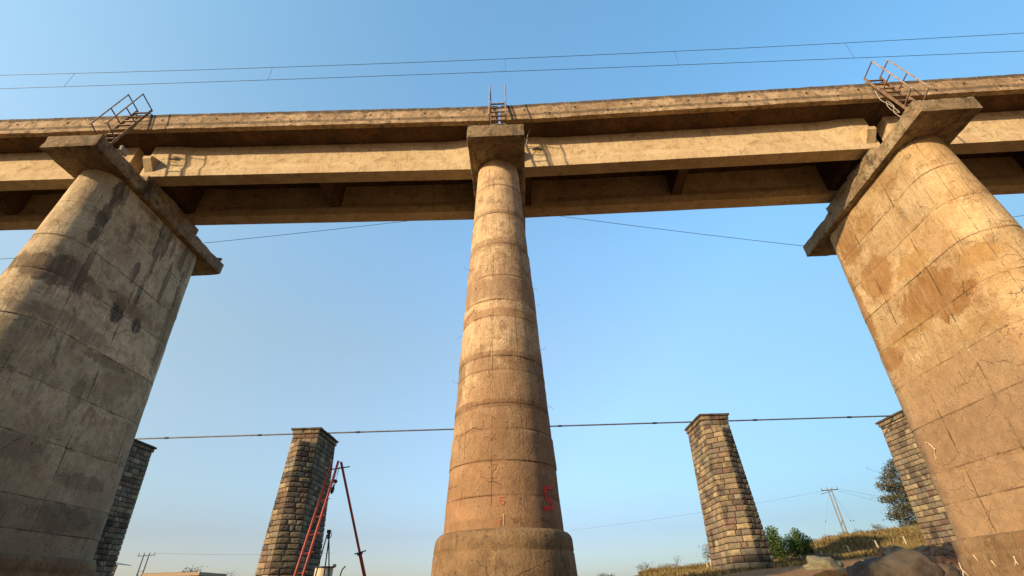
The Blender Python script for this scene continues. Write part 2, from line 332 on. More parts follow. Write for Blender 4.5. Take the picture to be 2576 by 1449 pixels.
SH = {}
def disp(px, py, z, k):
    ZL, offs = SH[k]; li = sum(1 for j in ZL if j > z); c = Vector((px, py, z))
    return offs[li] + .010*n3(c, 1.7, k*5+2) + .006*n3(c, 5.5, k*3) + (.012*n3((px, py, li*3.3), 1.1, 6) if (li*7+k) % 3 != 0 else 0)
def strokes(mb, P, fn, wid, closed=False):
    """a painted line of width wid along parameter points P; fn maps (u,v)->surface point; u in metres-like units"""
    for (a, b) in zip(P[:-1], P[1:]):
        n = max(1, int(math.hypot(b[0]-a[0], b[1]-a[1]) / .03))
        for i in range(n):
            p = (a[0]+(b[0]-a[0])*i/n, a[1]+(b[1]-a[1])*i/n); q = (a[0]+(b[0]-a[0])*(i+1)/n, a[1]+(b[1]-a[1])*(i+1)/n)
            dx, dy = b[0]-a[0], b[1]-a[1]; l = math.hypot(dx, dy); nx, ny = -dy/l*wid/2, dx/l*wid/2
            e0 = wid*.45 if i == 0 else 0; e1 = wid*.45 if i == n-1 else 0
            p = (p[0]-dx/l*e0, p[1]-dy/l*e0); q = (q[0]+dx/l*e1, q[1]+dy/l*e1)
            mb.add([fn(p[0]+nx, p[1]+ny), fn(q[0]+nx, q[1]+ny), fn(q[0]-nx, q[1]-ny), fn(p[0]-nx, p[1]-ny)], [(0, 1, 2, 3)])

piers = {}
PLAB = {-1: 'tall concrete bridge pier with black stains on its shaded side, left of the picture',
        0: 'tall round-nosed concrete pier painted with a red number 5, in the middle',
        1: 'tall golden-lit concrete bridge pier with orange rust stains, right of the picture'}
for k in (-1, 0, 1):
    x, y, zt = PX[k]; zb = zt - CT
    root = empty('bridge_pier', (x, y, 0), (0, 0, YAW[k])); piers[k] = root
    tag(root, PLAB[k], 'bridge pier', 'concrete piers carrying the railway bridge')
    dz = zt - 11.311
    # shaft: one ring every ~0.12 m plus grooved lift joints
    ZL = [z + dz for z in LIFTS] if k == 0 else [z + dz*(z/11) for z in ((9.6, 8.45, 7.3, 6.1, 4.9, 3.7, 2.5, 1.75) if k == 1 else (9.5, 8.3, 7.2, 5.9, 4.6, 3.4, 2.2, 1.55))]
    zs = []; z = zb
    while z > .92: zs.append(z); z -= .14
    zs = [z for z in zs if all(abs(z-j) > .05 for j in ZL)]
    rows = [(z, 0, 0) for z in zs]
    for j in ZL:
        rows += [(j+.035, 0, 0), (j+.010, .1, 0), (j, 1, .7), (j-.008, .9, 1), (j-.022, 0, .8), (j-.22, 0, 0)]
    rows = sorted(set(rows), key=lambda r: -r[0]); rows.append((.90, 0, 0))
    mb = MB(); mb.c = []; mb.perim = []; secs = []
    rr = random.Random(10+k); tone = [rr.random() for _ in range(20)]; offs = [rr.uniform(-.007, .007) for _ in range(20)]
    SH[k] = (ZL, offs)
    for (z, jn, bd) in rows:
        li = sum(1 for j in ZL if j > z)
        strong = (li*7 + k) % 3 != 0
        P = stadium(zb - z)
        sec = []
        for (px, py) in P:
            c = Vector((px, py, z)); nrm = Vector((px, (py - min(max(py, Y1), Y2)), 0))
            nrm = nrm.normalized() if nrm.length > .01 else Vector((1, 0, 0))
            d = disp(px, py, z, k) - (.012 if jn >= .9 else 0) * max(0, .55+n3(c, 1.2, 4+k)*1.5)
            sec.append(c + nrm*d)
            mb.c.append((jn if jn else 0, bd*(.9 if strong else .25), tone[li], 1))
        mb.perim += [i_*15/len(P)*1.0 for i_ in range(len(P))]
        secs.append(sec)
    mb.loft(secs, True, False)
    mb.build('shaft', M[{-1: 'pier_l', 0: 'pier_c', 1: 'pier_r'}[k]], root, smooth=True, fix=True)
    # footing with a worn rounded shoulder
    zst = 1.02 + (dz if k else 0)*.35
    mb = MB(); secs = []
    for (z, dr) in ((zst+.005, -.03), (zst, .04), (zst-.02, .085), (zst-.06, .12), (zst-.12, .14), (zst-.30, .145), (zst-.33, .13), (zst-.36, .145), (0.2, .15), (-.6, .16), (GZ-.6, .17)):
        P = stadium(zb - z, dr)
        secs.append([Vector((a, b, z)) + Vector((a, (b-3.25)*.4, 0)).normalized()*(.012*n3((a, b, z), 2.5, k)) for a, b in P])
    mb.loft(secs, True, True); mb.build('footing', M['base'], root, smooth=True)
    # cap slab
    mb = MB(); rough_box(mb, (-HW, 0, zb), (HW, CL, zt), .10, .012, k*3+1, .014); mb.build('cap_slab', M['cap'], root)
    mb = MB(); rough_box(mb, (-.76, 1.86, zt-.01), (.81, 4.62, zt+.27), .10, .010, k*3+2, .012); mb.build('pedestal', M['cap'], root)
    for yy in (2.225, 4.225):
        for sx in (-1, 1):
            mb = MB(); mb.box((sx*.5-.16, yy-.16, zt+.26), (sx*.5+.16, yy+.16, zt+.30)); mb.box((sx*.5-.12, yy-.12, zt+.30), (sx*.5+.12, yy+.12, zt+.37))
            mb.build('bearing', M['darksteel'], root)

# painted marks on the centre pier (curved strokes lying 3 mm proud of the nose)
zb0 = PX[0][2] - CT
def nz(th, z):
    p = nose_pt(th, z, zb0); return p + Vector((math.sin(th), -math.cos(th), 0))*(disp(p.x, p.y, z, 0) + .014)
def marks(name, groups, mat):
    mb = MB()
    for P, wd in groups:
        sc_t = 1.15   # parameter space: angle*radius so that widths are true
        strokes(mb, [(a*sc_t, b) for a, b in P], lambda u, v: nz(u/sc_t, v), wd)
    o = mb.build(name, mat, piers[0], fix=True); return o
tag(marks('painted_number', [([(1.004, 1.745), (.835, 1.725), (.805, 1.673), (.832, 1.505), (.955, 1.52), (.962, 1.413), (.931, 1.378), (.745, 1.355)], .058)], M['red']), 'large bright red 5')
tag(marks('painted_number', [([(.059, 1.526), (-.02, 1.526), (-.024, 1.476), (.009, 1.481), (.037, 1.466), (.052, 1.440), (.042, 1.408), (.011, 1.395), (-.019, 1.407), (-.033, 1.428)], .012)], M['redfaint']), 'small faded red 5')
marks('painted_letter', [([(.006, 1.150), (-.028, 1.148), (-.029, 1.085), (.005, 1.087)], .010), ([(-.029, 1.121), (.003, 1.123)], .009)], M['redfaint'])
marks('painted_arrow', [([(.039, 1.244), (.039, 1.06)], .008), ([(.039, 1.244), (.027, 1.216)], .007), ([(.039, 1.244), (.053, 1.215)], .007)], M['whitefaint'])
# stubs of tie wire sticking out of the centre pier
for th, z, s in ((-1.35, 7.2, 1), (1.45, 6.6, -1), (1.5, 6.1, 1), (-1.4, 4.1, 1), (1.3, 3.45, -1), (1.5, 4.9, 1), (-1.45, 5.3, -1)):
    p = nose_pt(th, z, zb0); n = Vector((math.sin(th), -math.cos(th), 0)); mb = MB()
    mb.tube([p - n*.02, p + n*.05, p + n*.10 + Vector((0, 0, .03*s)), p + n*.13 + Vector((0, 0, .08*s))], .0028, 5); mb.build('tie_wire', M['darksteel'], piers[0])
# pale dead roots clinging to the right pier
zb1 = PX[1][2] - CT
def flat_pt(y, z, o=.012): return Vector((-(R0 + BAT*(zb1-z) + o), y, z))
def root_obj(branches):
    mb = MB()
    for P in branches: mb.tube([flat_pt(a + random.uniform(-.01, .01), b) for a, b in P], .012, 6, r2=.005)
    mb.build('dead_root', M['root'], piers[1])
root_obj([[(4.966, 3.195), (4.881, 3.172), (4.802, 3.069), (4.757, 2.975), (4.82, 2.894), (4.842, 2.786), (4.917, 2.708)], [(4.757, 2.975), (4.72, 2.985), (4.697, 2.993)], [(4.842, 2.786), (4.80, 2.75)]])
def base_pt(y, z): return Vector((-(R0 + BAT*(zb1-z) + .165), y, z))
for br in ([[(5.337, .437), (5.342, .305), (5.274, .223), (5.206, .145)], [(5.3, .26), (5.36, .2), (5.38, .12)]], [[(4.796, .564), (4.731, .431)]], [[(3.713, .47), (3.727, .376), (3.794, .297)], [(3.727, .376), (3.70, .31)]], [[(4.35, .42), (4.30, .30)]]):
    mb = MB()
    for P in br: mb.tube([base_pt(a, b) for a, b in P], .011, 6, r2=.005)
    mb.build('dead_root', M['root'], piers[1])
# short rebar stub at back of left cap
mb = MB(); x, y, zt = PX[-1]; mb.tube([(.70, 6.3, zt-.02), (.72, 6.32, zt+.16)], .03, 6); mb.box((.64, 6.2, zt+.08), (.80, 6.3, zt+.15)); mb.build('bracket', M['lamp'], piers[-1])

# ------------------------------------------------------------------ spans
def girder_prof(yc, t):   # t=0 end block, t=1 mid section; returns loop of (y,z)
    w = [.225, .225, .225+(.15-.225)*t, .225+(.15-.225)*t, .225+(.15-.225)*t, .225+(.15-.225)*t]
    zz = [.44, .74, 1.0, 1.62, 1.80, 1.89]
    return [(yc-a, z) for a, z in zip(w, zz)] + [(yc+a, z) for a, z in zip(reversed(w), reversed(zz))]
SLAB = {-2: 'concrete bridge span over the left edge, left of the stained pier', -1: 'concrete bridge span between the black-stained pier and the middle pier',
        0: 'concrete bridge span between the middle pier and the rust-stained pier', 1: 'concrete bridge span leaving the right edge past the rust-stained pier'}
for k in (-2, -1, 0, 1):
    a = Vector(PX[k]); b = Vector(PX[k+1]); d = b - a; Ls = d.length
    root = empty('bridge_span', a - Vector((0, 0, .08)), (0, -math.asin(d.z/Ls), math.atan2(d.y, d.x)))
    tag(root, SLAB[k], 'bridge span', 'concrete spans of the railway bridge')
    for gi, yc in enumerate((2.225, 4.225)):
        mb = MB(); secs = []
        xs = [.30, .31, .9, 1.15, 1.5, 1.9] + [1.9 + (Ls-3.8)*i/20 for i in range(1, 20)] + [Ls-1.9, Ls-1.5, Ls-1.15, Ls-.9, Ls-.31, Ls-.30]
        for xx in xs:
            e = min(xx, Ls-xx); t = min(1, max(0, (e-.95)/.9)); t = t*t*(3-2*t)
            secs.append([Vector((xx, yy + .003*n3((xx, yy, zz), .8, k+gi), zz + .004*n3((xx, yy, zz), 1.3, 3+k))) for yy, zz in girder_prof(yc, t)])
        mb.loft(secs, True, True); g = mb.build('girder', M['girder'], root)
        if gi == 0:
            for sx in (0, 1):      # stopper block near each end of the outer face
                x0, x1 = (.42, .70) if sx == 0 else (Ls-.70, Ls-.42)
                mb = MB(); pr = [(2.003, .66), (1.70, .98), (1.70, 1.10), (2.003, 1.22)]
                mb.loft([[Vector((xx, p, q)) for p, q in pr] for xx in (x0, x1)]); mb.build('stopper_block', M['girder'], g)
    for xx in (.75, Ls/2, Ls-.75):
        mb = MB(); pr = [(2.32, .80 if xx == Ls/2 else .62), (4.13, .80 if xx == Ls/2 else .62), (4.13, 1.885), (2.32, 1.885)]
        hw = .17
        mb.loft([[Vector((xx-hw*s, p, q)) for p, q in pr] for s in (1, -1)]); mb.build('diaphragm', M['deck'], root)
    # slab with sloping cantilever soffit
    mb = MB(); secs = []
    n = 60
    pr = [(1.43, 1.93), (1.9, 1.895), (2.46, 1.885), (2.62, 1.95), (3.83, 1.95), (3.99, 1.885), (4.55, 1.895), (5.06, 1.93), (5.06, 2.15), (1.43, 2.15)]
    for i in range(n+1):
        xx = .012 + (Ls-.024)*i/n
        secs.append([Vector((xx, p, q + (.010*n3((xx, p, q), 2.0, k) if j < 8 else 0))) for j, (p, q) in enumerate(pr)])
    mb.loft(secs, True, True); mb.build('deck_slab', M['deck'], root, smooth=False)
    for side in (0, 1):
        mb = MB(); secs = []
        n = 110
        for i in range(n+1):
            xx = .012 + (Ls-.024)*i/n
            q = [(1.245, 1.885), (1.242, 2.0), (1.268, 2.03), (1.272, 2.3), (1.275, 2.665), (1.29, 2.69), (1.42, 2.69), (1.43, 2.66), (1.43, 1.90)]
            s = []
            for j, (p, z) in enumerate(q):
                dz_ = (.020*n3((xx, j, k), 2.6, 3) + .012*n3((xx, j, k), 9, 5)) if 4 <= j <= 6 else 0
                if j in (0, 1): dz_ = .012*n3((xx, 0, k), 5, 8)*(-1 if j == 0 else 1); 
                pp = p + .008*n3((xx, z, k), 3, 6)
                if j in (0, 1) and n3((xx, 0, k*3), 1.7, 12) > .22: pp += .02      # spalled lengths of the lip
                s.append(Vector((xx, pp if side == 0 else 6.49 - pp, z + dz_)))
            secs.append(s)
        mb.loft(secs, True, True)
        if side == 0:      # weep holes
            rr = random.Random(30+k)
            for i in range(13):
                xx = .8 + i*(Ls-1.4)/12 + rr.uniform(-.12, .12); zz = 2.12 if i % 2 else 2.36
                mb.tube([(xx, 1.258, zz), (xx, 1.30, zz)], .034, 8, mi=1)
        mb.build('ballast_wall', [M['wall'], M['black']], root)
    g0 = [o for o in root.children if o.name.startswith('girder')][0]
    # painted sign panel on the outer girder face, right of each pier
    if k in (-1, 0):
        yf = 1.9915
        def P2(u, v): return Vector((u, yf, v))
        mb = MB(); mb.add([P2(1.0, 1.10), P2(1.33, 1.11), P2(1.33, 1.38), P2(1.02, 1.38)], [(0, 1, 2, 3)])
        mbk = MB(); yf = 1.9885
        u0 = 1.02
        mbk.add([P2(u0, 1.22), P2(u0+.31, 1.225), P2(u0+.32, 1.30), P2(u0+.01, 1.295)], [(0, 1, 2, 3)])
        # round emblem with curls above the bar
        for cc, rad in (((u0+.17, 1.345), .034), ((u0+.24, 1.350), .026)):
            strokes(mbk, [(cc[0]+rad*math.cos(t*.6)*1.2, cc[1]+rad*math.sin(t*.6)*.8) for t in range(10)], P2, .011)
        mbk.build('painted_badge', M['black'], g0)
        mby = MB(); yf = 1.9875
        gl = {'N': [[(0, 0), (0, 1), (1, 0), (1, 1)]], 'P': [[(0, 0), (0, 1), (1, 1), (1, .5), (0, .5)]], '2': [[(0, 1), (1, 1), (1, .5), (0, .5), (0, 0), (1, 0)]], '0': [[(0, 0), (0, 1), (1, 1), (1, 0), (0, 0)]]}
        for i, ch in enumerate('NP20'):
            for pl in gl[ch]: strokes(mby, [(u0+.015+i*.062+a_*.038, 1.13+b_*.055) for a_, b_ in pl], P2, .013)
        mby.build('painted_lettering', M['yellow'], g0)

# ------------------------------------------------------------------ access ladders
LLAB = {-1: 'rusty steel access ladder with tilted handrails above the black-stained pier', 0: 'narrow steel ladder seen end-on above the middle pier',
        1: 'rusty steel access ladder with tilted handrails above the rust-stained pier'}
def sy(z): return .64 + .218*z      # stringer line
def hy(z): return .305 + .205*(z-.906)
for k in (-1, 0, 1):
    x, y, zt = PX[k]
    root = empty('access_ladder', (x, y, zt), (0, 0, YAW[k]))
    tag(root, LLAB[k], 'ladder', 'steel ladders from the pier caps to the deck')
    for xx in (-.2, .3):
        mb = MB(); mb.obar((xx, sy(.0), .0), (xx, sy(2.83), 2.83), .016, .075, up=(0, 1, 0)); mb.build('stringer', M['rusty'], root)
        mb = MB(); mb.tube([(xx, hy(.85), .85), (xx, hy(2.97), 2.97)], .021, 8); mb.build('handrail', M['galv'], root)
        for zh, zs in ((.93, .70), (1.95, 1.82), (2.95, 2.81)):
            mb = MB(); mb.obar((xx, hy(zh), zh), (xx, sy(zs), zs), .028, .028); mb.build('post', M['rusty'], root)
        mb = MB(); mb.obar((xx, sy(2.55)+.01, 2.60), (xx, 1.48, 2.74), .03, .03); mb.build('bracket', M['rusty'], root)
    for i in range(9):
        z = .22 + i*.30
        mb = MB(); mb.box((-.192, sy(z)-.028, z-.012), (.292, sy(z)+.028, z+.012)); mb.build('rung', M['rusty'] if i % 3 else M['galv'], root)

# loose cable on right ladder, pale cable by the centre pier, lamp on left cap
x, y, zt = PX[1]
mb = MB()
def smooth(P, n=6):
    P = [Vector(p) for p in P]; out = []
    for i in range(len(P)-1):
        p0, p1, p2, p3 = P[max(i-1, 0)], P[i], P[i+1], P[min(i+2, len(P)-1)]
        for j in range(n):
            t = j/n; out.append(.5*((2*p1)+(p2-p0)*t+(2*p0-5*p1+4*p2-p3)*t*t+(3*p1-p0-3*p2+p3)*t**3))
    return out + [P[-1]]
cb = [(-.22, 1.22, 2.0), (-.50, .95, 1.69), (-.55, .92, 1.24), (-.40, .9, .95), (-.30, .9, .60), (-.46, .9, .70), (-.50, .9, .95), (-.42, .9, 1.15), (-.33, .9, .90), (-.45, .9, .62), (-.34, .9, .30), (-.30, 1.0, .02)]
mb.tube(smooth([(x+a_, y+b_, zt+c_) for a_, b_, c_ in cb]), .010, 6)
tag(mb.build('loose_cable', M['cable']), 'pale cable looping down beside the ladder above the rust-stained pier', 'cable')
x, y, zt = PX[0]
mb = MB(); mb.tube(smooth([(x+1.08, y+1.24, 13.9), (x+1.11, y+1.30, 13.4), (x+1.126, y+1.6, 13.17), (x+1.0, y+1.65, 12.866), (x+.946, y+1.7, 12.53), (x+.88, y+1.75, 12.38), (x+.70, y+1.8, 12.3)]), .010, 6)
tag(mb.build('loose_cable', M['cable']), 'pale cable hanging down the girder face just right of the middle pier cap', 'cable')
x, y, zt = PX[-1]
root = empty('floodlight', (x+.5, y+1.0, zt)); tag(root, 'small beige box lamp on a bracket on the black-stained pier cap', 'lamp')
mb = MB(); mb.obar((0, 0, .0), (0, 0, .32), .03, .03); mb.build('bracket', M['darksteel'], root)
mb = MB(); rough_box(mb, (-.05, -.14, .33), (.06, .16, .56), .05, .002, 1, .01); mb.build('housing', M['lamp'], root)

# ------------------------------------------------------------------ wires
def wire(name, P, r, label, cat, mat='wire', group=None, parent=None):
    mb = MB(); mb.tube(P, r, 5); o = mb.build(name, M[mat], parent, smooth=True)
    if label: tag(o, label, cat, group)
    return o
oh = empty('overhead_line', (0, 12, 19.5)); tag(oh, 'pair of thin overhead railway wires with droppers in the sky above the bridge', 'overhead line')
def para(P):   # quadratic through three points
    (x0, z0), (x1, z1), (x2, z2) = P
    def f(x): return z0*(x-x1)*(x-x2)/((x0-x1)*(x0-x2)) + z1*(x-x0)*(x-x2)/((x1-x0)*(x1-x2)) + z2*(x-x0)*(x-x1)/((x2-x0)*(x2-x1))
    return f
fm = para([(-22.95, 20.36), (-.13, 19.99), (22.85, 20.30)]); fc = para([(-22.4, 19.32), (-.15, 19.03), (22.0, 18.95)])
def off(P): return [(a, b-12, c-19.5) for a, b, c in P]
wire('messenger_wire', off([(x_, 12, fm(x_)) for x_ in range(-30, 31, 3)]), .011, None, None, parent=oh)
wire('contact_wire', off([(x_, 12, fc(x_)) for x_ in range(-30, 31, 3)]), .011, None, None, parent=oh)
for xa, xb in ((-10.5, -10.47), (-.12, -.13), (7.39, 7.33), (14.9, 14.83), (-19.5, -19.5)):
    wire('dropper', off([(xa, 12, fm(xa)), (xb, 12, fc(xb))]), .006, None, None, parent=oh)
def sag(a, b, s, n=12):
    a = Vector(a); b = Vector(b); return [a.lerp(b, i/n) - Vector((0, 0, s*4*(i/n)*(1-i/n))) for i in range(n+1)]
wire('service_cable', sag((-.4, 15.2, 14.0), (-12.8, 15.2, 12.78), .05) + sag((-12.8, 15.2, 12.78), (-27, 15.2, 12.1), .05)[1:], .010, 'thin dark cable strung behind the deck from the middle pier to the black-stained pier', 'cable', group='thin cables behind the bridge')
wire('service_cable', sag((-.4, 15.2, 14.05), (11.4, 15.2, 11.44), .06) + sag((11.4, 15.2, 11.44), (25, 15.2, 13.1), .05)[1:], .010, 'thin dark cable strung behind the deck from the middle pier to the rust-stained pier cap', 'cable', group='thin cables behind the bridge')

# ------------------------------------------------------------------ terrain
A_ = [-.2, 0, .15, .22, .30, .44, .50, .54, .60, .72, 1.0, 2.0]
Y_ = [8, 14, 20, 26, 32, 42, 50, 54, 58, 66, 90, 200]
T_ = [[-1.6]*12, [-1.6]*12,
 [-1.6,-1.6,-1.5,-1.2,-.8,-.1,.4,.7,1.0,1.3,1.6,1.6], [-1.6,-1.6,-1.2,-.6,0,.7,1.2,1.5,1.85,2.1,2.4,2.4], [-1.6,-1.6,-1.0,-.2,.4,1.1,1.55,1.8,2.1,2.3,2.6,2.6],
 [-1.6,-1.5,-.6,.3,.9,1.5,2.0,2.3,2.7,2.9,3.0,3.0], [-1.6,-1.4,-.4,.5,1.1,1.6,2.05,2.6,3.6,3.8,3.8,3.5], [-1.6,-1.35,-.35,.55,1.2,1.75,2.3,3.2,4.2,4.4,4.3,4.0],
 [-1.6,-1.3,-.3,.6,1.3,1.9,2.5,3.7,4.6,4.75,4.6,4.0], [-1.6,-1.2,-.1,.7,1.5,2.3,3.05,4.2,5.2,5.35,5.2,4.5], [-1.5,-1.0,0,.9,1.8,2.9,3.8,5.0,6.0,6.1,6.0,5.0], [-1.3,-.8,.3,1.2,2.0,3.2,4.2,5.2,6.2,6.4,6.2,5.0]]
def lerp_i(K, v):
    if v <= K[0]: return 0, 0.0
    if v >= K[-1]: return len(K)-2, 1.0
    for i in range(len(K)-1):
        if v <= K[i+1]: return i, (v-K[i])/(K[i+1]-K[i])
def ground_z(x, y):
    if y < 3: return -1.6
    a = x/max(y, 1); i, s = lerp_i(A_, a); j, t = lerp_i(Y_, y)
    s = s*s*(3-2*s) if False else s
    z = (T_[i][j]*(1-s) + T_[i+1][j]*s)*(1-t) + (T_[i][j+1]*(1-s) + T_[i+1][j+1]*s)*t
    amp = .05 if z < -1.5 else .16
    z += amp*n3((x, y, 0), .35, 2) + amp*.4*n3((x, y, 0), 1.3, 5)
    if y > 200: z += (-1.6 - z)*min(1, (y-200)/400)
    return z
def terrain():
    xs = sorted(set([-3000, -1200, -500, -250, -120, -80, -50, -35, -25] + [i*.5 for i in range(-40, 150)] + [80, 90, 110, 150, 250, 500, 1200, 3000]))
    ys = sorted(set([-3000, -1000, -300, -100, -40, -20, -10, -5, 0, 4] + [6 + i*.5 for i in range(0, 132)] + [75, 80, 90, 100, 120, 150, 200, 260, 400, 600, 1200, 3000]))
    nx, ny = len(xs), len(ys)
    mb = MB(); mb.add([(x, y, ground_z(x, y)) for y in ys for x in xs], [(j*nx+i, j*nx+i+1, (j+1)*nx+i+1, (j+1)*nx+i) for j in range(ny-1) for i in range(nx-1)])
    return mb
k = NT('dry_ground', .95, .1)
g1 = k.noise(k.obj, .35, 9, .68, .3); g2 = k.noise(k.obj, 3.5, 8, .72); g3 = k.noise(k.obj, 20, 5, .7)
sp = k.n("ShaderNodeSeparateXYZ"); k.L(k.obj, sp.inputs[0])
sand = k.mix(k.ramp(g2, .35, .65), (.40, .235, .12), (.28, .14, .055)); grass = k.mix(k.ramp(g2, .35, .65), (.22, .15, .055), (.12, .085, .035))
grass = k.mix(k.ramp(g1, .45, .6, 0, .5), grass, (.26, .19, .075))
yy = k.math('ADD', sp.outputs[1], k.math('MULTIPLY', k.math('SUBTRACT', g1, .5), 26))
sand = k.mix(k.ramp(k.math('ADD', sp.outputs[0], k.math('MULTIPLY', g1, 6)), 6, 12), k.mix(k.ramp(g2, .35, .65), (.045, .032, .022), (.075, .055, .035)), sand)
c = k.mix(k.ramp(yy, 33, 40), sand, grass)
c = k.mix(k.ramp(g3, .4, .75, .35, 0), c, (.12, .07, .035))
k.out(c, k.bump(k.math('ADD', g2, k.math('MULTIPLY', g3, .5)), .12, 1.0)); M['ground'] = k.m
tag(terrain().build('ground', M['ground'], smooth=True, fix=False), kind='structure')

# dry grass on the bank
k = NT('dry_grass_blades', .9, .1); at = k.n("ShaderNodeAttribute", attribute_name='tint'); M['grass'] = k.out(at.outputs['Color'])
k.b.inputs['Roughness'].default_value = .95
def leafmat(name):
    k = NT(name, .75, .2); at = k.n("ShaderNodeAttribute", attribute_name='tint')
    tr = k.n("ShaderNodeBsdfTranslucent"); k.L(at.outputs['Color'], tr.inputs[0]); mx = k.n("ShaderNodeMixShader"); mx.inputs[0].default_value = .3
    k.out(at.outputs['Color']); o = k.t.nodes["Material Output"]; k.L(k.b.outputs[0], mx.inputs[1]); k.L(tr.outputs[0], mx.inputs[2]); k.L(mx.outputs[0], o.inputs[0]); return k.m
M['leaf'] = leafmat('leaves')
rg = random.Random(3); mb = MB(); mb.c = []
GC = [(.24, .17, .065), (.20, .14, .05), (.15, .11, .045), (.32, .24, .11), (.13, .11, .045), (.10, .075, .035)]
n_t = 0
while n_t < 26000:
    y = rg.uniform(36, 61); a = rg.uniform(.20, .86); x = a*y
    if y < 44 and rg.random() < .6: continue
    if n3((x, y, 0), .5, 8) < -.25: continue
    z = ground_z(x, y)
    hgt = rg.uniform(.12, .34)*(1.3 if y > 56 else 1); c = rg.choice(GC); dk = rg.uniform(.75, 1.15)*(1+.5*n3((x, y, 0), .3, 4))
    for _ in range(2):
        an = rg.uniform(0, math.pi); wd = rg.uniform(.02, .05); lx, ly = rg.uniform(-.1, .1), rg.uniform(-.1, .1)
        dx, dy = math.cos(an)*wd, math.sin(an)*wd
        mb.add([(x-dx, y-dy, z-.02), (x+dx, y+dy, z-.02), (x+lx, y+ly, z+hgt)], [(0, 1, 2)]); mb.c += [tuple(v*dk for v in c)+(1,)]*3
    n_t += 1
tag(mb.build('dry_grass', M['grass'], fix=False), 'golden dry grass covering the right river bank', 'grass', kind='stuff')

# ------------------------------------------------------------------ old masonry piers
OLD = {0: (-24.1, 'old stone pier half hidden behind the black-stained bridge pier', -2.0, 21), 1: (-12.5, 'old square stone pier standing behind the red tripod hoist', -2.0, 22),
       2: (11.1, 'old sunlit stone pier standing free between the middle and rust-stained bridge piers', .1, 23), 3: (23.05, 'old stone pier half hidden behind the rust-stained bridge pier', 1.0, 24)}
OS = 1.4      # real size of the old piers: 17 m apart, 12 m high above eye level
SC = [(.095, .075, .055), (.38, .30, .175), (.24, .18, .11), (.21, .17, .115), (.27, .205, .125), (.18, .145, .105), (.22, .15, .10), (.17, .105, .078), (.20, .18, .135), (.31, .235, .135), (.15, .115, .085), (.22, .175, .11)]
def masonry(mb, mm, PT, z0, z1, seed, hc=.27, nosez=7.6):
    """courses of rock-faced blocks on a battered shaft; PT(z)->list of plan corners"""
    rr = random.Random(seed); z = z0; ci = 0
    while z < z1-.02:
        h = min(hc*rr.uniform(.93, 1.07), z1-z)
        if z1-(z+h) < .1: h = z1-z
        A = PT(z+.001, z+h*.5); B = PT(z+h-.001, z+h*.5); n = len(A)
        for s in range(n):
            a0, a1, b0, b1 = [Vector((q[0], q[1], zz)) for q, zz in ((A[s], z), (A[(s+1)%n], z), (B[s], z+h), (B[(s+1)%n], z+h))]
            L = (a1-a0).length
            if L < .12: continue
            cuts = [0]; q = rr.uniform(.25, .6) if ci % 2 else rr.uniform(.45, .75)
            while q < L-.22: cuts.append(q); q += rr.uniform(.24, .66)
            cuts.append(L); u = (a1-a0).normalized(); up = ((b0+b1)-(a0+a1)).normalized(); nr = u.cross(up).normalized()
            for c0, c1 in zip(cuts[:-1], cuts[1:]):
                colr = rr.choice(SC); t = rr.uniform(.8, 1.2); colr = tuple(v*t for v in colr)
                m = 4; j = .019; bul = rr.uniform(.012, .05); base = len(mb.v); vs = []; sd_ = rr.uniform(0, 50)
                for iy in range(m+1):
                    for ix in range(m+1):
                        fx, fy = ix/m, iy/m
                        s0 = (c0 + j)/L + (c1-c0-2*j)/L*fx; lo = a0.lerp(a1, s0); hi = b0.lerp(b1, s0); p = lo.lerp(hi, (j + (h-2*j)*fy)/h)
                        edge = (ix in (0, m)) or (iy in (0, m))
                        d = 0 if edge else bul*(.7+.6*n3((fx*3, fy*3, 0), 1, sd_))
                        if edge: d = .006*n3((ix, iy, 0), 1.3, sd_)
                        vs.append(p + nr*d)
                fs = [(iy*(m+1)+ix, iy*(m+1)+ix+1, (iy+1)*(m+1)+ix+1, (iy+1)*(m+1)+ix) for iy in range(m) for ix in range(m)]
                rim = [i for i in range(m+1)] + [(m+1)*i+m for i in range(1, m+1)] + [(m+1)*m+i for i in range(m-1, -1, -1)] + [(m+1)*i for i in range(m-1, 0, -1)]
                for i in rim: vs.append(vs[i] - nr*.07)
                nb = (m+1)**2; q_ = len(rim)
                fs += [(rim[i], nb+i, nb+(i+1)%q_, rim[(i+1)%q_]) for i in range(q_)]
                mb.add(vs, fs); mb.c += [colr+(1,)]*len(vs)
        mm.loft([[Vector((q[0]*.965, q[1]*1.0 if False else q[1], zz)) for q in Q] for Q, zz in (([shrink(q) for q in A], z), ([shrink(q) for q in B], z+h))], True, True)
        z += h; ci += 1
def shrink(q, c=(0, 1.5), d=.05):
    v = Vector((q[0]-c[0], q[1]-c[1])); l = v.length; v = v*(1-d/l); return (c[0]+v.x, c[1]+v.y)
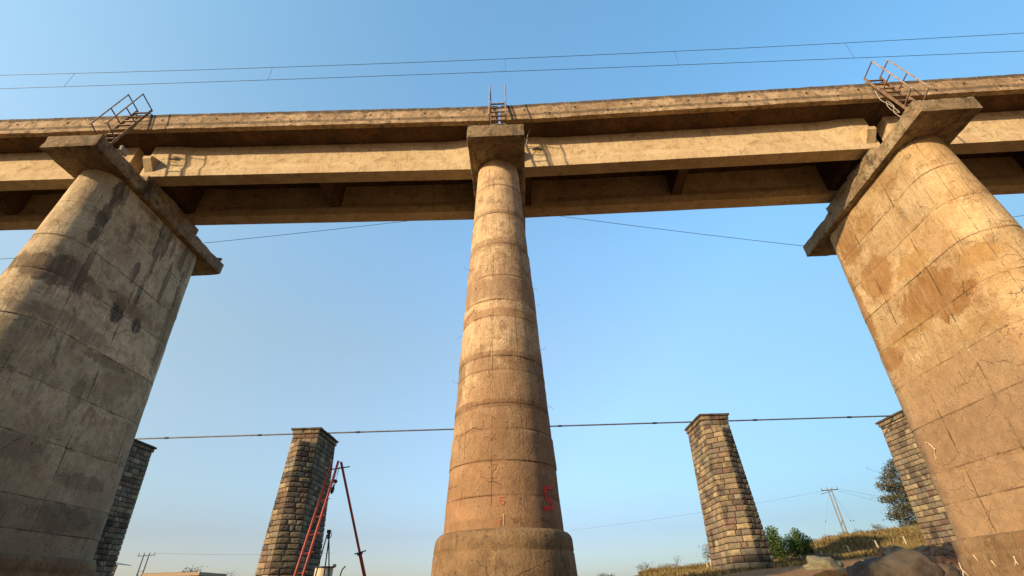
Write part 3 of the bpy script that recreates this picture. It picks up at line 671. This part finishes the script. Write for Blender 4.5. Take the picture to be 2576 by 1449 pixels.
for i, (xc, lab, zg, seed) in OLD.items():
    root = empty('stone_pier', (xc*OS, 27.15*OS, 0)); root.scale = (OS,)*3; tag(root, lab, 'stone pier', 'old masonry piers of the former bridge')
    def PT(z, zm):
        h = 8.25 - z; w = .745 + .036*h; y0 = .10 - .030*h; y1 = 2.90 + .030*h
        if zm < 7.6: nn = .62; return [(-w, y0), (0, y0-nn), (w, y0), (w, y1), (0, y1+nn), (-w, y1)]
        return [(-w, y0), (w, y0), (w, y1), (-w, y1)]
    mb = MB(); mb.c = []; mm = MB()
    masonry(mb, mm, PT, zg-.3, 8.25, seed)
    mb.build('shaft', M['stone'], root, fix=False); mm.build('mortar_core', M['mortar'], root)
    mb = MB(); mb.c = []; mm = MB()
    masonry(mb, mm, lambda z, zm: [(-.80, .04), (.80, .04), (.80, 2.96), (-.80, 2.96)], 8.25, 8.48, seed+50, .23)
    mb.build('corbel_course', M['stone'], root, fix=False)
    mb = MB(); mb.c = []; rough_box(mb, (-.88, -.04, 8.48), (.88, 3.04, 8.60), .14, .012, seed, .01); mb.c = [(.075, .055, .042, 1)]*len(mb.v)
    mb.build('coping', M['stone'], root)
    if i == 3:
        mb = MB(); mb.c = []; rough_box(mb, (-1.25, -.75, zg-.5), (1.25, 3.6, zg+.72), .3, .05, 3, .03); mb.c = [(.10, .09, .08, 1)]*len(mb.v); mb.build('footing', M['stone'], root)

# pipe on top of the old piers
root = empty('pipeline', (0, 28.5*OS, 8.68*OS)); root.scale = (OS,)*3; tag(root, 'long thin dark pipe running across the tops of the old stone piers', 'pipe')
def pz(x): return 8.62 + .075 - .0042*(x+24) + 0.0
mb = MB(); mb.tube([(x, 0, pz(x)-8.68) for x in range(-34, 36, 2)], .042, 10); mb.build('pipe', M['pipe'], root, smooth=True)
for x in (-21.6, -15.9, -9.9, -3.9, 2.3, 8.0, 14.0, 19.6):
    mb = MB(); mb.tube([(x-.12, 0, pz(x)-8.68), (x+.12, 0, pz(x+.2)-8.68)], .058, 10); mb.build('coupling', M['darksteel'], root)

# ------------------------------------------------------------------ tripod hoist (red)
root = empty('tripod_hoist', (-6, 14.5, GZ)); tag(root, 'tall red oxide steel tripod hoist with ladder rungs standing before the old stone pier', 'tripod')
O = Vector((-6, 14.5, GZ))
def ext(p, q, z):   # extend the line p->q down to height z
    p = Vector(p); q = Vector(q); t = (z-p.z)/(q.z-p.z); return p.lerp(q, t)
topA = Vector((-5.86, 14.9, 3.53)); topB = Vector((-5.66, 14.9, 3.59)); topC = Vector((-5.60, 15.05, 3.60))
fA = ext(topA, (-5.94, 14.0, .61), GZ); fB = ext(topB, (-5.73, 14.0, .61), GZ); fC = ext(topC, (-4.73, 16.0, .64), GZ)
for t_, f_ in ((topA, fA), (topB, fB), (topC, fC)):
    d = (t_-f_).normalized(); mid = t_.lerp(f_, .66 if t_ is not topC else .46)
    mb = MB(); mb.tube([t_-O+d*.06, mid-O], .036, 10); mb.tube([mid-O, f_-O], .048, 10)
    leg = mb.build('leg', M['oxide'], root, smooth=False)
    mb = MB(); mb.tube([mid-O-d*.03, mid-O+d*.03], .085, 12); mb.build('collar', M['darksteel'], leg)
    if t_ is topC:
        mb = MB(); mb.obar(mid-O+Vector((-.16, 0, -.01)), mid-O+Vector((.17, 0, .07)), .03, .03); mb.build('pin', M['darksteel'], leg)
for i in range(12):
    t = .12 + i*.088
    if t > .97: break
    a = topA.lerp(fA, t)-O; b = topB.lerp(fB, t)-O; dd = (b-a)
    if i == 0: a = a + Vector((-.0, 0, 0))
    mb = MB(); mb.tube([a-dd*.05, b+dd*.45], .014, 8); mb.build('rung', M['oxide'], root)
mb = MB(); mb.tube([topA-O+Vector((-.12, 0, -.14)), topC-O+Vector((.28, -.02, -.10))], .018, 8); mb.build('crossbar', M['darksteel'], root)
# hook block hanging from the head
root = empty('pulley_block', (-5.66, 14.95, 3.4)); tag(root, 'dark pulley block with hook hanging below the head of the red tripod', 'pulley')
mb = MB(); mb.tube([(0.06, 0, .1), (.02, 0, -.28)], .006, 5); mb.tube([(0.06, 0, .1), (-.05, 0, -.28)], .006, 5); mb.build('rope', M['wire'], root)
mb = MB(); mb.tube([(.0, -.035, -.33), (.0, .035, -.33)], .055, 14); mb.build('sheave', M['darksteel'], root)
mb = MB(); mb.tube([(.0, 0, -.36), (-.01, 0, -.44)], .012, 6); mb.tube([(-.02, 0, -.42), (-.03, 0, -.47), (-.04, 0, -.55), (-.055, 0, -.62), (-.06, 0, -.68)], .028, 10); mb.tube([(-.035, 0, -.50), (-.05, 0, -.64)], .048, 10); mb.build('hook_block', M['darksteel'], root)

# small dark tripod
root = empty('small_tripod', (-6.75, 18, GZ)); tag(root, 'small blue-grey pole tripod with a dark clamped head beside the cream tank', 'tripod')
O = Vector((-6.75, 18, GZ))
for t_, b_ in (((-6.79, 18, 1.98), (-6.95, 18.0, .78)), ((-6.71, 18, 1.95), (-6.63, 17.9, .76)), ((-6.74, 18.03, 1.98), (-6.72, 18.6, .8))):
    mb = MB(); mb.tube([Vector(t_)-O, ext(t_, b_, GZ)-O], .022, 8); mb.build('leg', M['bluesteel'], root)
mb = MB(); mb.tube([Vector((-6.74, 18, 2.10))-O, Vector((-6.72, 18, 1.84))-O], .048, 10); mb.box(Vector((-6.80, 17.95, 2.02))-O, Vector((-6.69, 18.05, 2.12))-O); mb.build('clamp_head', M['darksteel'], root)
mb = MB(); mb.tube(smooth([Vector((-6.69, 18, 2.08))-O, Vector((-6.64, 18, 1.98))-O, Vector((-6.65, 18, 1.88))-O, Vector((-6.71, 18, 1.88))-O]), .010, 6); mb.build('shackle', M['darksteel'], root)

# cream tank and bent rod
root = empty('storage_tank', (-8.18, 22, GZ)); tag(root, 'cream cylindrical tank with a dark flat lid behind the small tripod', 'tank')
mb = MB(); n = 28
mb.loft([[Vector((r*math.cos(2*math.pi*i/n), r*math.sin(2*math.pi*i/n), z)) for i in range(n)] for z, r in ((0, .36), (1.0, .355), (1.02, .345), (1.05, .355), (2.0, .355), (2.02, .345), (2.05, .355), (2.81, .35))]); mb.build('tank_body', M['tankw'], root)
mb = MB(); mb.loft([[Vector((.40*math.cos(2*math.pi*i/n), .40*math.sin(2*math.pi*i/n), z)) for i in range(n)] for z in (2.812, 2.85)]); mb.box((.34, -.05, 2.82), (.45, .05, 2.93)); mb.build('lid', M['darksteel'], root)
mb = MB(); mb.tube(smooth([(-6.52, 19, -1.6), (-6.48, 19, .5), (-6.46, 19, .85), (-6.42, 19, .98), (-6.35, 19, 1.06), (-6.33, 19, 1.07)]), .022, 8)
tag(mb.build('bent_rod', M['bluesteel']), 'thin dark rod with a bent tip sticking up right of the cream tank', 'rod')

# ------------------------------------------------------------------ vegetation
def tree(name, base, H, clumps, label, cat, leaf, cols, n, trunk=(.3, .1), seed=0, limbs=8, group=None, trunkcol='bark', twigs=0, flat=.5):
    """clumps: list of (centre offset, radius xyz); leaves are small quads scattered on and in the clumps"""
    rr = random.Random(seed); root = empty(name, base); tag(root, label, cat, group)
    mb = MB(); hs = H*.55
    mb.tube([(0, 0, -.3), (rr.uniform(-.1, .1), 0, hs*.5), (rr.uniform(-.2, .2), rr.uniform(-.1, .1), hs)], trunk[0], 8, r2=trunk[1])
    ends = []
    for c, r in (clumps if len(clumps) <= limbs else rr.sample(clumps, limbs)):
        p0 = Vector((0, 0, hs*rr.uniform(.3, 1))); c = Vector(c); m = p0.lerp(c, .5) + Vector((rr.uniform(-.1, .1), rr.uniform(-.1, .1), rr.uniform(0, .15)))*H*.2
        mb.tube([p0, m, c], trunk[1]*.7, 5, r2=trunk[1]*.2)
        for _ in range(twigs):
            d = Vector((rr.gauss(0, 1), rr.gauss(0, 1), rr.uniform(.2, 1.4))); e = c + Vector((d.x*r[0]*.8, d.y*r[1]*.8, d.z*r[2]*.8)); s = m.lerp(c, rr.random())
            mb.tube([s, s.lerp(e, .5)+Vector((0, 0, .05)), e], trunk[1]*.22, 4, r2=trunk[1]*.08); ends.append(e)
    mb.build('trunk', M[trunkcol], root)
    mb = MB(); mb.c = []
    tot = sum(r[0]*r[2] for c, r in clumps)
    for c, r in clumps:
        for _ in range(int(n*r[0]*r[2]/tot)):
            d = Vector((rr.gauss(0, 1), rr.gauss(0, 1), rr.gauss(0, 1))).normalized(); q = rr.random()**flat
            p = Vector(c) + Vector((d.x*r[0]*q, d.y*r[1]*q, d.z*r[2]*q)); p += Vector((rr.gauss(0, .06), rr.gauss(0, .06), rr.gauss(0, .06)))*H*.12
            a = Vector((rr.gauss(0, 1), rr.gauss(0, 1), rr.gauss(0, .6))).normalized(); b = a.cross(Vector((rr.gauss(0, 1), rr.gauss(0, 1), rr.gauss(0, 1)))).normalized(); s = leaf*rr.uniform(.6, 1.3)
            cc = rr.choice(cols); v = rr.uniform(.7, 1.25)
            mb.add([p-a*s*.5, p+b*s*.32, p+a*s*.5, p-b*s*.32], [(0, 1, 2, 3)]); mb.c += [tuple(x*v for x in cc)+(1,)]*4
    for e in ends:
        for _ in range(3):
            p = e + Vector((rr.gauss(0, .05), rr.gauss(0, .05), rr.gauss(0, .05)))*H*.4
            a = Vector((rr.gauss(0, 1), rr.gauss(0, 1), rr.gauss(0, 1))).normalized(); b = a.orthogonal().normalized(); s = leaf*rr.uniform(.7, 1.3); cc = rr.choice(cols)
            mb.add([p-a*s*.5, p+b*s*.32, p+a*s*.5, p-b*s*.32], [(0, 1, 2, 3)]); mb.c += [cc+(1,)]*4
    mb.build('crown', M['leaf'], root, fix=False)
    return root
M['bark'] = plain('bark', (.16, .12, .09), .95, c2=(.09, .065, .05), sc_=4, bumpd=.02)
M['palebark'] = plain('pale_bark', (.45, .38, .28), .95)
GR = [(.15, .21, .06), (.075, .13, .03), (.10, .17, .04), (.05, .095, .025), (.13, .19, .05)]
OL = [(.085, .10, .06), (.11, .115, .07), (.06, .075, .045), (.15, .12, .07), (.19, .15, .07)]
DRY = [(.20, .14, .10), (.15, .11, .085), (.24, .17, .10), (.12, .095, .08)]
GB = 'shrubs along the bank crest'
tree('bush', (22.7, 50, ground_z(22.7, 50)), 3.0, [((-.45, 0, 1.5), (1.1, .8, 1.0)), ((.5, 0, 1.3), (.85, .8, .95)), ((.2, 0, 2.4), (.65, .6, .65)), ((0, 0, .7), (1.2, .8, .6)), ((-.7, 0, .9), (.6, .6, .7))],
     'leafy bright green bush on the bank, left one of two beside the sunlit stone pier', 'bush', .16, GR, 5200, (.08, .05), 1, 5)
tree('bush', (25.9, 52, ground_z(25.9, 52)), 2.6, [((-.5, 0, 1.4), (.8, .7, .85)), ((.5, 0, 1.3), (1.1, .7, .95)), ((.15, 0, 2.2), (.5, .5, .5)), ((0, 0, .6), (1.3, .8, .55)), ((.8, 0, .8), (.55, .6, .5))],
     'leafy bright green bush on the bank, right one of two near the grassy slope', 'bush', .16, GR, 4600, (.08, .05), 2, 5)
tree('tree', (47.8, 64, 5.2), 8.5, [((-2.6, 0, 5.2), (1.5, 1.2, .8)), ((-1.2, 0, 7.0), (1.2, 1.1, .8)), ((-.6, 0, 7.9), (.9, .8, .5)), ((-3.0, 0, 3.7), (1.5, 1.1, .55)), ((-1.0, 0, 4.6), (1.9, 1.5, 1.2)), ((.8, 0, 5.5), (1.8, 1.5, 1.3)),
     ((-1.7, 0, 2.6), (2.0, 1.4, 1.1)), ((.6, 0, 3.0), (2.2, 1.6, 1.5)), ((-2.9, 0, 1.8), (1.5, 1.0, .6)), ((-1.2, 0, 1.0), (2.0, 1.2, .8)), ((2.2, 0, 4.2), (1.6, 1.5, 1.8)), ((-2.0, 0, 6.2), (1.3, .9, .5)), ((1.2, 0, 7.2), (1.2, 1, .8))],
     'tall olive green tree on the bank crest behind the old stone pier', 'tree', .20, OL, 17000, (.25, .10), 5, 12, twigs=6)
tree('scrub_tree', (19.1, 56, ground_z(19.1, 56)), 2.6, [((-.5, 0, 1.2), (.7, .6, .8)), ((.3, 0, 1.5), (.8, .6, .9)), ((0, 0, .6), (1.1, .7, .5))], 'thin brownish scrub tree close on the left of the sunlit stone pier', 'tree', .11, DRY+[(.2, .19, .06)], 1500, (.05, .03), 6, 3, group='bare shrubs along the far bank', twigs=10, trunkcol='palebark')
tree('bare_shrub', (14.9, 70, 1.9), 1.8, [((-.5, 0, .8), (.6, .5, .5)), ((.3, 0, .9), (.7, .5, .55))], 'rounded leafless grey shrub on the skyline, middle one of the far three', 'shrub', .10, DRY, 380, (.05, .025), 7, 2, group='bare shrubs along the far bank', twigs=14)
tree('bare_shrub', (18.9, 70, 2.1), 2.2, [((-.8, 0, .6), (.6, .5, .4)), ((.35, 0, 1.3), (.5, .5, .6)), ((.2, 0, .5), (.5, .4, .4))], 'tall spiky leafless shrub on the skyline just left of the stone pier', 'shrub', .09, DRY, 260, (.05, .025), 8, 3, group='bare shrubs along the far bank', twigs=12)
tree('bare_shrub', (9.9, 70, 1.2), 1.6, [((-.5, 0, .7), (.6, .5, .45)), ((.5, 0, .6), (.8, .5, .4))], 'low dark rounded shrub on the skyline nearest the middle pier', 'shrub', .11, [(.10, .08, .08), (.14, .11, .11)], 900, (.05, .025), 9, 2, group='bare shrubs along the far bank', twigs=8)
for i, (x, h, lab) in enumerate(((17.0, .9, 'low tangle of reddish scrub between the two bare skyline shrubs'), (20.6, .8, 'low reddish scrub hugging the left side of the stone pier base'))):
    tree('low_scrub', (x, 66, ground_z(x, 66)), h, [((0, 0, .35), (1.5, .8, .35)), ((-.8, 0, .3), (.9, .6, .3))], lab, 'shrub', .09, [(.22, .12, .09), (.28, .17, .09)], 500, (.03, .02), 30+i, 2, twigs=8)
for i, (x, s, lab) in enumerate(((31.2, 1.0, 'broad grey dry shrub at the left end of the bank crest'), (33.6, .8, 'dry shrub on the crest left of the twin power poles'), (35.4, .75, 'low dry shrub at the foot of the twin power poles'), (37.4, .85, 'sparse twiggy shrub on the crest right of the power poles'), (39.4, 1.1, 'taller twiggy shrub on the crest nearest the olive tree'), (42.2, .9, 'dry shrub on the crest at the foot of the olive tree'))):
    gz = ground_z(x, 60); rr = random.Random(60+i)
    tree('dry_shrub', (x, 60, gz-.1), s, [((rr.uniform(-.5, .5), 0, s*rr.uniform(.3, .7)), (.55, .4, .3*s)) for _ in range(4)], lab, 'shrub', .09, OL+DRY, 330 if i > 0 else 800, (.03, .015), 60+i, 4, GB, twigs=7)
for i, (x, y, s, lab) in enumerate(((17.6, 33, .6, 'tangled grey-brown scrub on the sand right of the sunlit stone pier'), (19.6, 36, .6, 'tangled dry scrub beside the pale flat rock'), (23.5, 36, .55, 'low grey-green scrub behind the big smooth boulder'))):
    tree('dry_scrub', (x, y, ground_z(x, y)), s, [((rr.uniform(-.8, .8), rr.uniform(-.4, .4), .25), (.6, .5, .25)) for _ in range(4)], lab, 'shrub', .08, DRY+[(.16, .15, .08)], 900, (.03, .015), 80+i, 3, 'tangled scrub on the lower bank', twigs=10)

# ------------------------------------------------------------------ fence posts
mb0 = None
PO = [(16.6, 1.65, .72, 'partly hidden by the left scrub tree, taller'), (16.3, 1.55, .5, ''), (22.45, 1.92, .80, ''), (23.33, 1.90, .91, ''), (24.9, 2.08, .45, ''), (26.83, 2.2, .48, ''), (29.4, 2.45, .60, ''), (32.1, 2.84, .65, ''), (34.73, 3.0, .72, '')]
PL = ['taller pale fence post in the brown scrub left of the sunlit stone pier', 'shorter pale fence post in the brown scrub left of the sunlit stone pier', 'pale fence post closest to the right side of the sunlit stone pier', 'tallest pale fence post, just below the left green bush',
      'short pale fence post below the right green bush', 'short pale fence post above the pale flat rock', 'pale fence post just left of the big smooth boulder top', 'pale fence post above the big smooth boulder', 'pale fence post furthest up the slope, left of the half hidden stone pier']
proto = None
for (x, z0, h, _), lab in zip(PO, PL):
    z0 = min(z0, ground_z(x, 50)) - .1
    mb = MB(); rough_box(mb, (-.055, -.055, 0), (.055, .055, (z0 < 99)*(h+.25)), .09, .004, x, .008)
    o = mb.build('fence_post', M['post']); o.location = (x, 50, z0); o.rotation_euler = (random.uniform(-.04, .04), random.uniform(-.10, .06), random.uniform(-.3, .3))
    tag(o, lab, 'fence post', 'pale concrete fence posts on the bank')

# ------------------------------------------------------------------ boulders and rubble
def rock_mat(name, a, b, c3):
    k = NT(name, .9, .2); n1 = k.noise(k.obj, 1.2, 9, .68, .4); n2 = k.noise(k.obj, 9, 8, .7); n3_ = k.noise(k.obj, 40, 4, .6)
    cr_ = k.cracks(k.obj, .9, .012); c = k.mix(k.ramp(n1, .4, .62), a, b); c = k.mix(k.math('MULTIPLY', cr_, .7), c, (.03, .02, .015)); c = k.mix(k.ramp(n2, .5, .7, 0, .5), c, c3)
    return k.out(c, k.bump(k.math('ADD', n2, k.math('MULTIPLY', n3_, .3)), .05, .9))
M['boulder'] = rock_mat('smooth_boulder', (.11, .085, .06), (.07, .055, .043), (.15, .11, .07))
M['rockgrey'] = rock_mat('grey_green_rock', (.20, .18, .11), (.14, .13, .09), (.25, .20, .12))
M['rockred'] = rock_mat('red_brown_rock', (.21, .11, .065), (.15, .09, .06), (.27, .17, .10))
M['soil'] = rock_mat('orange_soil', (.38, .17, .04), (.22, .09, .025), (.45, .25, .08))
def rock(seed, sx, sy, sz, rough=.25, sub=4, pw=1.0):
    bm = bmesh.new(); bmesh.ops.create_icosphere(bm, subdivisions=sub, radius=1)
    for v in bm.verts:
        p = v.co.copy(); d = 1 + rough*n3(p, .9, seed) + rough*.45*n3(p, 2.3, seed+7) + rough*.28*n3(p, 6, seed+3) + rough*.15*n3(p, 14, seed+5) - rough*.35*abs(n3(p, 1.7, seed+11))
        q = Vector([math.copysign(abs(t)**pw, t) for t in p]); v.co = Vector((q.x*sx, q.y*sy, q.z*sz))*d
    me = bpy.data.meshes.new('rock'); bm.to_mesh(me); bm.free(); me.polygons.foreach_set('use_smooth', [sub > 3]*len(me.polygons)); return me
def put(name, me, mat, loc, rot=0, s=1, label=None, cat=None, group=None, rx=0):
    me.materials.clear() if len(me.materials) else None
    me.materials.append(mat); o = bpy.data.objects.new(name, me); col.objects.link(o); o.location = loc; o.rotation_euler = (rx, 0, rot); o.scale = (s, s, s)
    tag(o, label, cat, group); return o
put('boulder', rock(3, 1.75, 1.2, 1.45, .22, 5, .8), M['boulder'], (12.75, 19.6, -.42), .1, 1, 'big smooth brown boulder at the foot of the right bank', 'boulder')
put('boulder', rock(11, .85, .7, .75, .3, 5, .85), M['boulder'], (14.3, 19.4, -.17), .3, 1, 'lighter weathered boulder leaning on the right of the big smooth one', 'boulder')
put('boulder', rock(14, 1.0, .8, .75, .5, 4, .7), M['rockgrey'], (16.2, 30, .55), .4, 1, 'pale grey-green flat-topped rock behind the orange soil', 'boulder')
put('soil_mound', rock(19, 1.0, .9, .7, .5, 5, .95), M['soil'], (13.55, 24.3, -.1), .2, 1, 'bright orange soil mound left of the big smooth boulder', 'soil mound')
me_r = [rock(40+i, 1, .9, .72, .55, 3, .8) for i in range(5)]
for m in me_r: m.materials.append(M['rockred'])
me_g = [rock(50+i, 1, .9, .7, .55, 3, .8) for i in range(3)]
for m in me_g: m.materials.append(M['rockgrey'])
rr = random.Random(77)
for i in range(90):
    y = rr.uniform(21.5, 36.0)*1.0; a = rr.uniform(.64, .86)*(1 if i % 3 else .96); x = a*y; s = rr.uniform(.14, .42)
    if x > 18.5 and y > 26.3 and x < 26: s *= 1.1
    gr = i % 4 == 0
    o = bpy.data.objects.new('loose_rock', (me_g if gr else me_r)[rr.randrange(3 if gr else 5)]); col.objects.link(o)
    o.location = (x, y, ground_z(x, y)+s*.25); o.scale = (s, s*rr.uniform(.8, 1.1), s*rr.uniform(.7, 1.1)); o.rotation_euler = (rr.uniform(-.4, .4), rr.uniform(-.4, .4), rr.uniform(0, 6))
    tag(o, ('grey' if gr else 'red-brown') + ' broken rock in the rubble below the half hidden old stone pier', 'rock', ('grey' if gr else 'red-brown') + ' rubble rocks on the lower bank')

# ------------------------------------------------------------------ power poles
def hpole(loc, h, gap, label, mat, arm, lean=0):
    root = empty('power_pole', loc); tag(root, label, 'power pole')
    for s in (-1, 1):
        mb = MB(); mb.tube([(s*gap/2, 0, -1), (s*gap/2, 0, h)], .11, 6, r2=.075); mb.build('pole', M[mat], root)
    mb = MB(); mb.obar((-arm/2, 0, h-.25), (arm/2, 0, h-.15), .10, .10)
    if lean: mb.obar((-arm*.62, 0, h-.75), (arm*.1, 0, h-.35), .06, .06)
    mb.build('crossarm', M['darksteel'], root)
    for s in (-1, -.35, .35, 1):
        mb = MB(); mb.tube([(s*arm*.46, 0, h-.18), (s*arm*.46, 0, h+.08)], .05, 6); mb.tube([(s*arm*.46, 0, h+.08), (s*arm*.46, 0, h+.16)], .075, 6); mb.build('insulator', M['pole'], root)
    return root
r1 = hpole((47.4, 80, 4.6), 8.3, .5, 'twin concrete power poles with a cross-arm behind the grassy bank crest', 'pole', 2.6, 1)
mb = MB(); mb.obar((-.25, 0, 3.0), (.25, 0, 4.0), .05, .05); mb.build('brace', M['darksteel'], r1)
for s, ex in ((-1, -4.0), (1, 4.2), (1, 3.2)):
    mb = MB(); mb.tube([(s*.4, 0, 7.5), (ex, 1.0, -.5)], .008, 4); mb.tube([(s*.4+(ex-s*.4)*.45, .45, 3.9), (s*.4+(ex-s*.4)*.47, .47, 3.7)], .05, 6); mb.build('guy_wire', M['wire'], r1)
r2 = hpole((-57.1, 80, GZ), 8.55, .78, 'distant twin power poles with a flat cross-arm above the flat-roofed house', 'poledark', 2.6)
mb = MB()
for za, zb_ in ((3.9, 6.3), (6.3, 3.9)): mb.obar((-.39, 0, za), (.39, 0, zb_), .06, .06)
mb.obar((-.39, 0, 6.3), (.39, 0, 6.3), .06, .06); mb.obar((-.39, 0, 4.4), (.39, 0, 4.4), .06, .06); mb.build('brace', M['poledark'], r2)
wire('power_line', sag((47.4, 80, 12.75), (7, 80, 8.3), .35, 20), .009, 'faint thin power wire sloping down left from the twin poles behind the bank', 'wire', group='faint power wires at the twin poles')
wire('power_line', sag((48.6, 80, 12.85), (62, 84, 11.3), .1), .012, 'upper thin power wire running right from the twin poles', 'wire', group='faint power wires at the twin poles')
wire('power_line', sag((48.6, 80, 12.55), (62, 86, 10.7), .1), .012, 'lower thin power wire running right from the twin poles', 'wire', group='faint power wires at the twin poles')
wire('power_line', sag((-55.6, 80, 7.0), (-30, 84, 6.6), .2), .012, 'faint power wire running right from the distant twin poles above the house', 'wire')

# ------------------------------------------------------------------ buildings at left
root = empty('flat_roofed_house', (-38.9, 60, GZ)); tag(root, 'low tan flat-roofed house showing its roof edge at the bottom left', 'house')
mb = MB(); rough_box(mb, (-3.0, 0, 0), (2.6, 5, 4.55), .6, .01, 4, .0); mb.build('wall', M['plaster'], root)
mb = MB(); rough_box(mb, (-3.4, -.35, 4.55), (2.95, 5.3, 4.88), .6, .01, 5, .0)
mb.build('roof', M['plaster'], root)
mb = MB(); mb.box((-3.42, -.37, 4.881), (1.2, 5.32, 4.93)); mb.build('parapet', M['plastershade'], root)
mb = MB(); mb.box((.8, -.03, 1.2), (1.7, .02, 2.4)); mb.box((-2.2, -.03, 1.2), (-1.3, .02, 2.4)); mb.build('window', M['black'], root)
tree('shrub', (-38.6, 62.5, 3.0-.2), 1.6, [((-.6, 0, .5), (.7, .5, .5)), ((.4, 0, .6), (.7, .5, .55)), ((0, 0, .3), (1.2, .5, .4))], 'leafy shrub showing over the roof of the flat-roofed house', 'shrub', .13, OL+GR[:1], 700, (.05, .03), 91, 3, twigs=8)
tree('bare_tree', (-36.2, 66, GZ), 5.6, [((-.5, 0, 4.6), (.5, .5, .5)), ((.4, 0, 5.0), (.7, .5, .5)), ((1.0, 0, 4.4), (.5, .5, .4))], 'thin leafless tree right of the flat-roofed house', 'tree', .08, DRY, 50, (.07, .04), 92, 3, twigs=9)
root = empty('shed', (-39.0, 50, GZ)); tag(root, 'open shed with tilted sheet roof at the foot of the leftmost stone pier', 'shed')
mb = MB(); mb.obar((-2.6, 0, 5.9), (1.15, .5, 5.15), 2.4, .05); mb.build('roof', M['tin'], root)
for x in (.75, -1.6):
    mb = MB(); mb.box((x-.09, -.1, 0), (x+.09, .1, 5.15)); mb.build('post', M['plaster'], root)
mb = MB(); mb.box((-1.6, -.09, 4.45), (.66, .09, 4.75)); mb.build('beam', M['green'], root)
mb = MB(); mb.box((-1.8, -.12, 4.80), (.80, .12, 5.10)); mb.build('fascia', M['darksteel'], root)
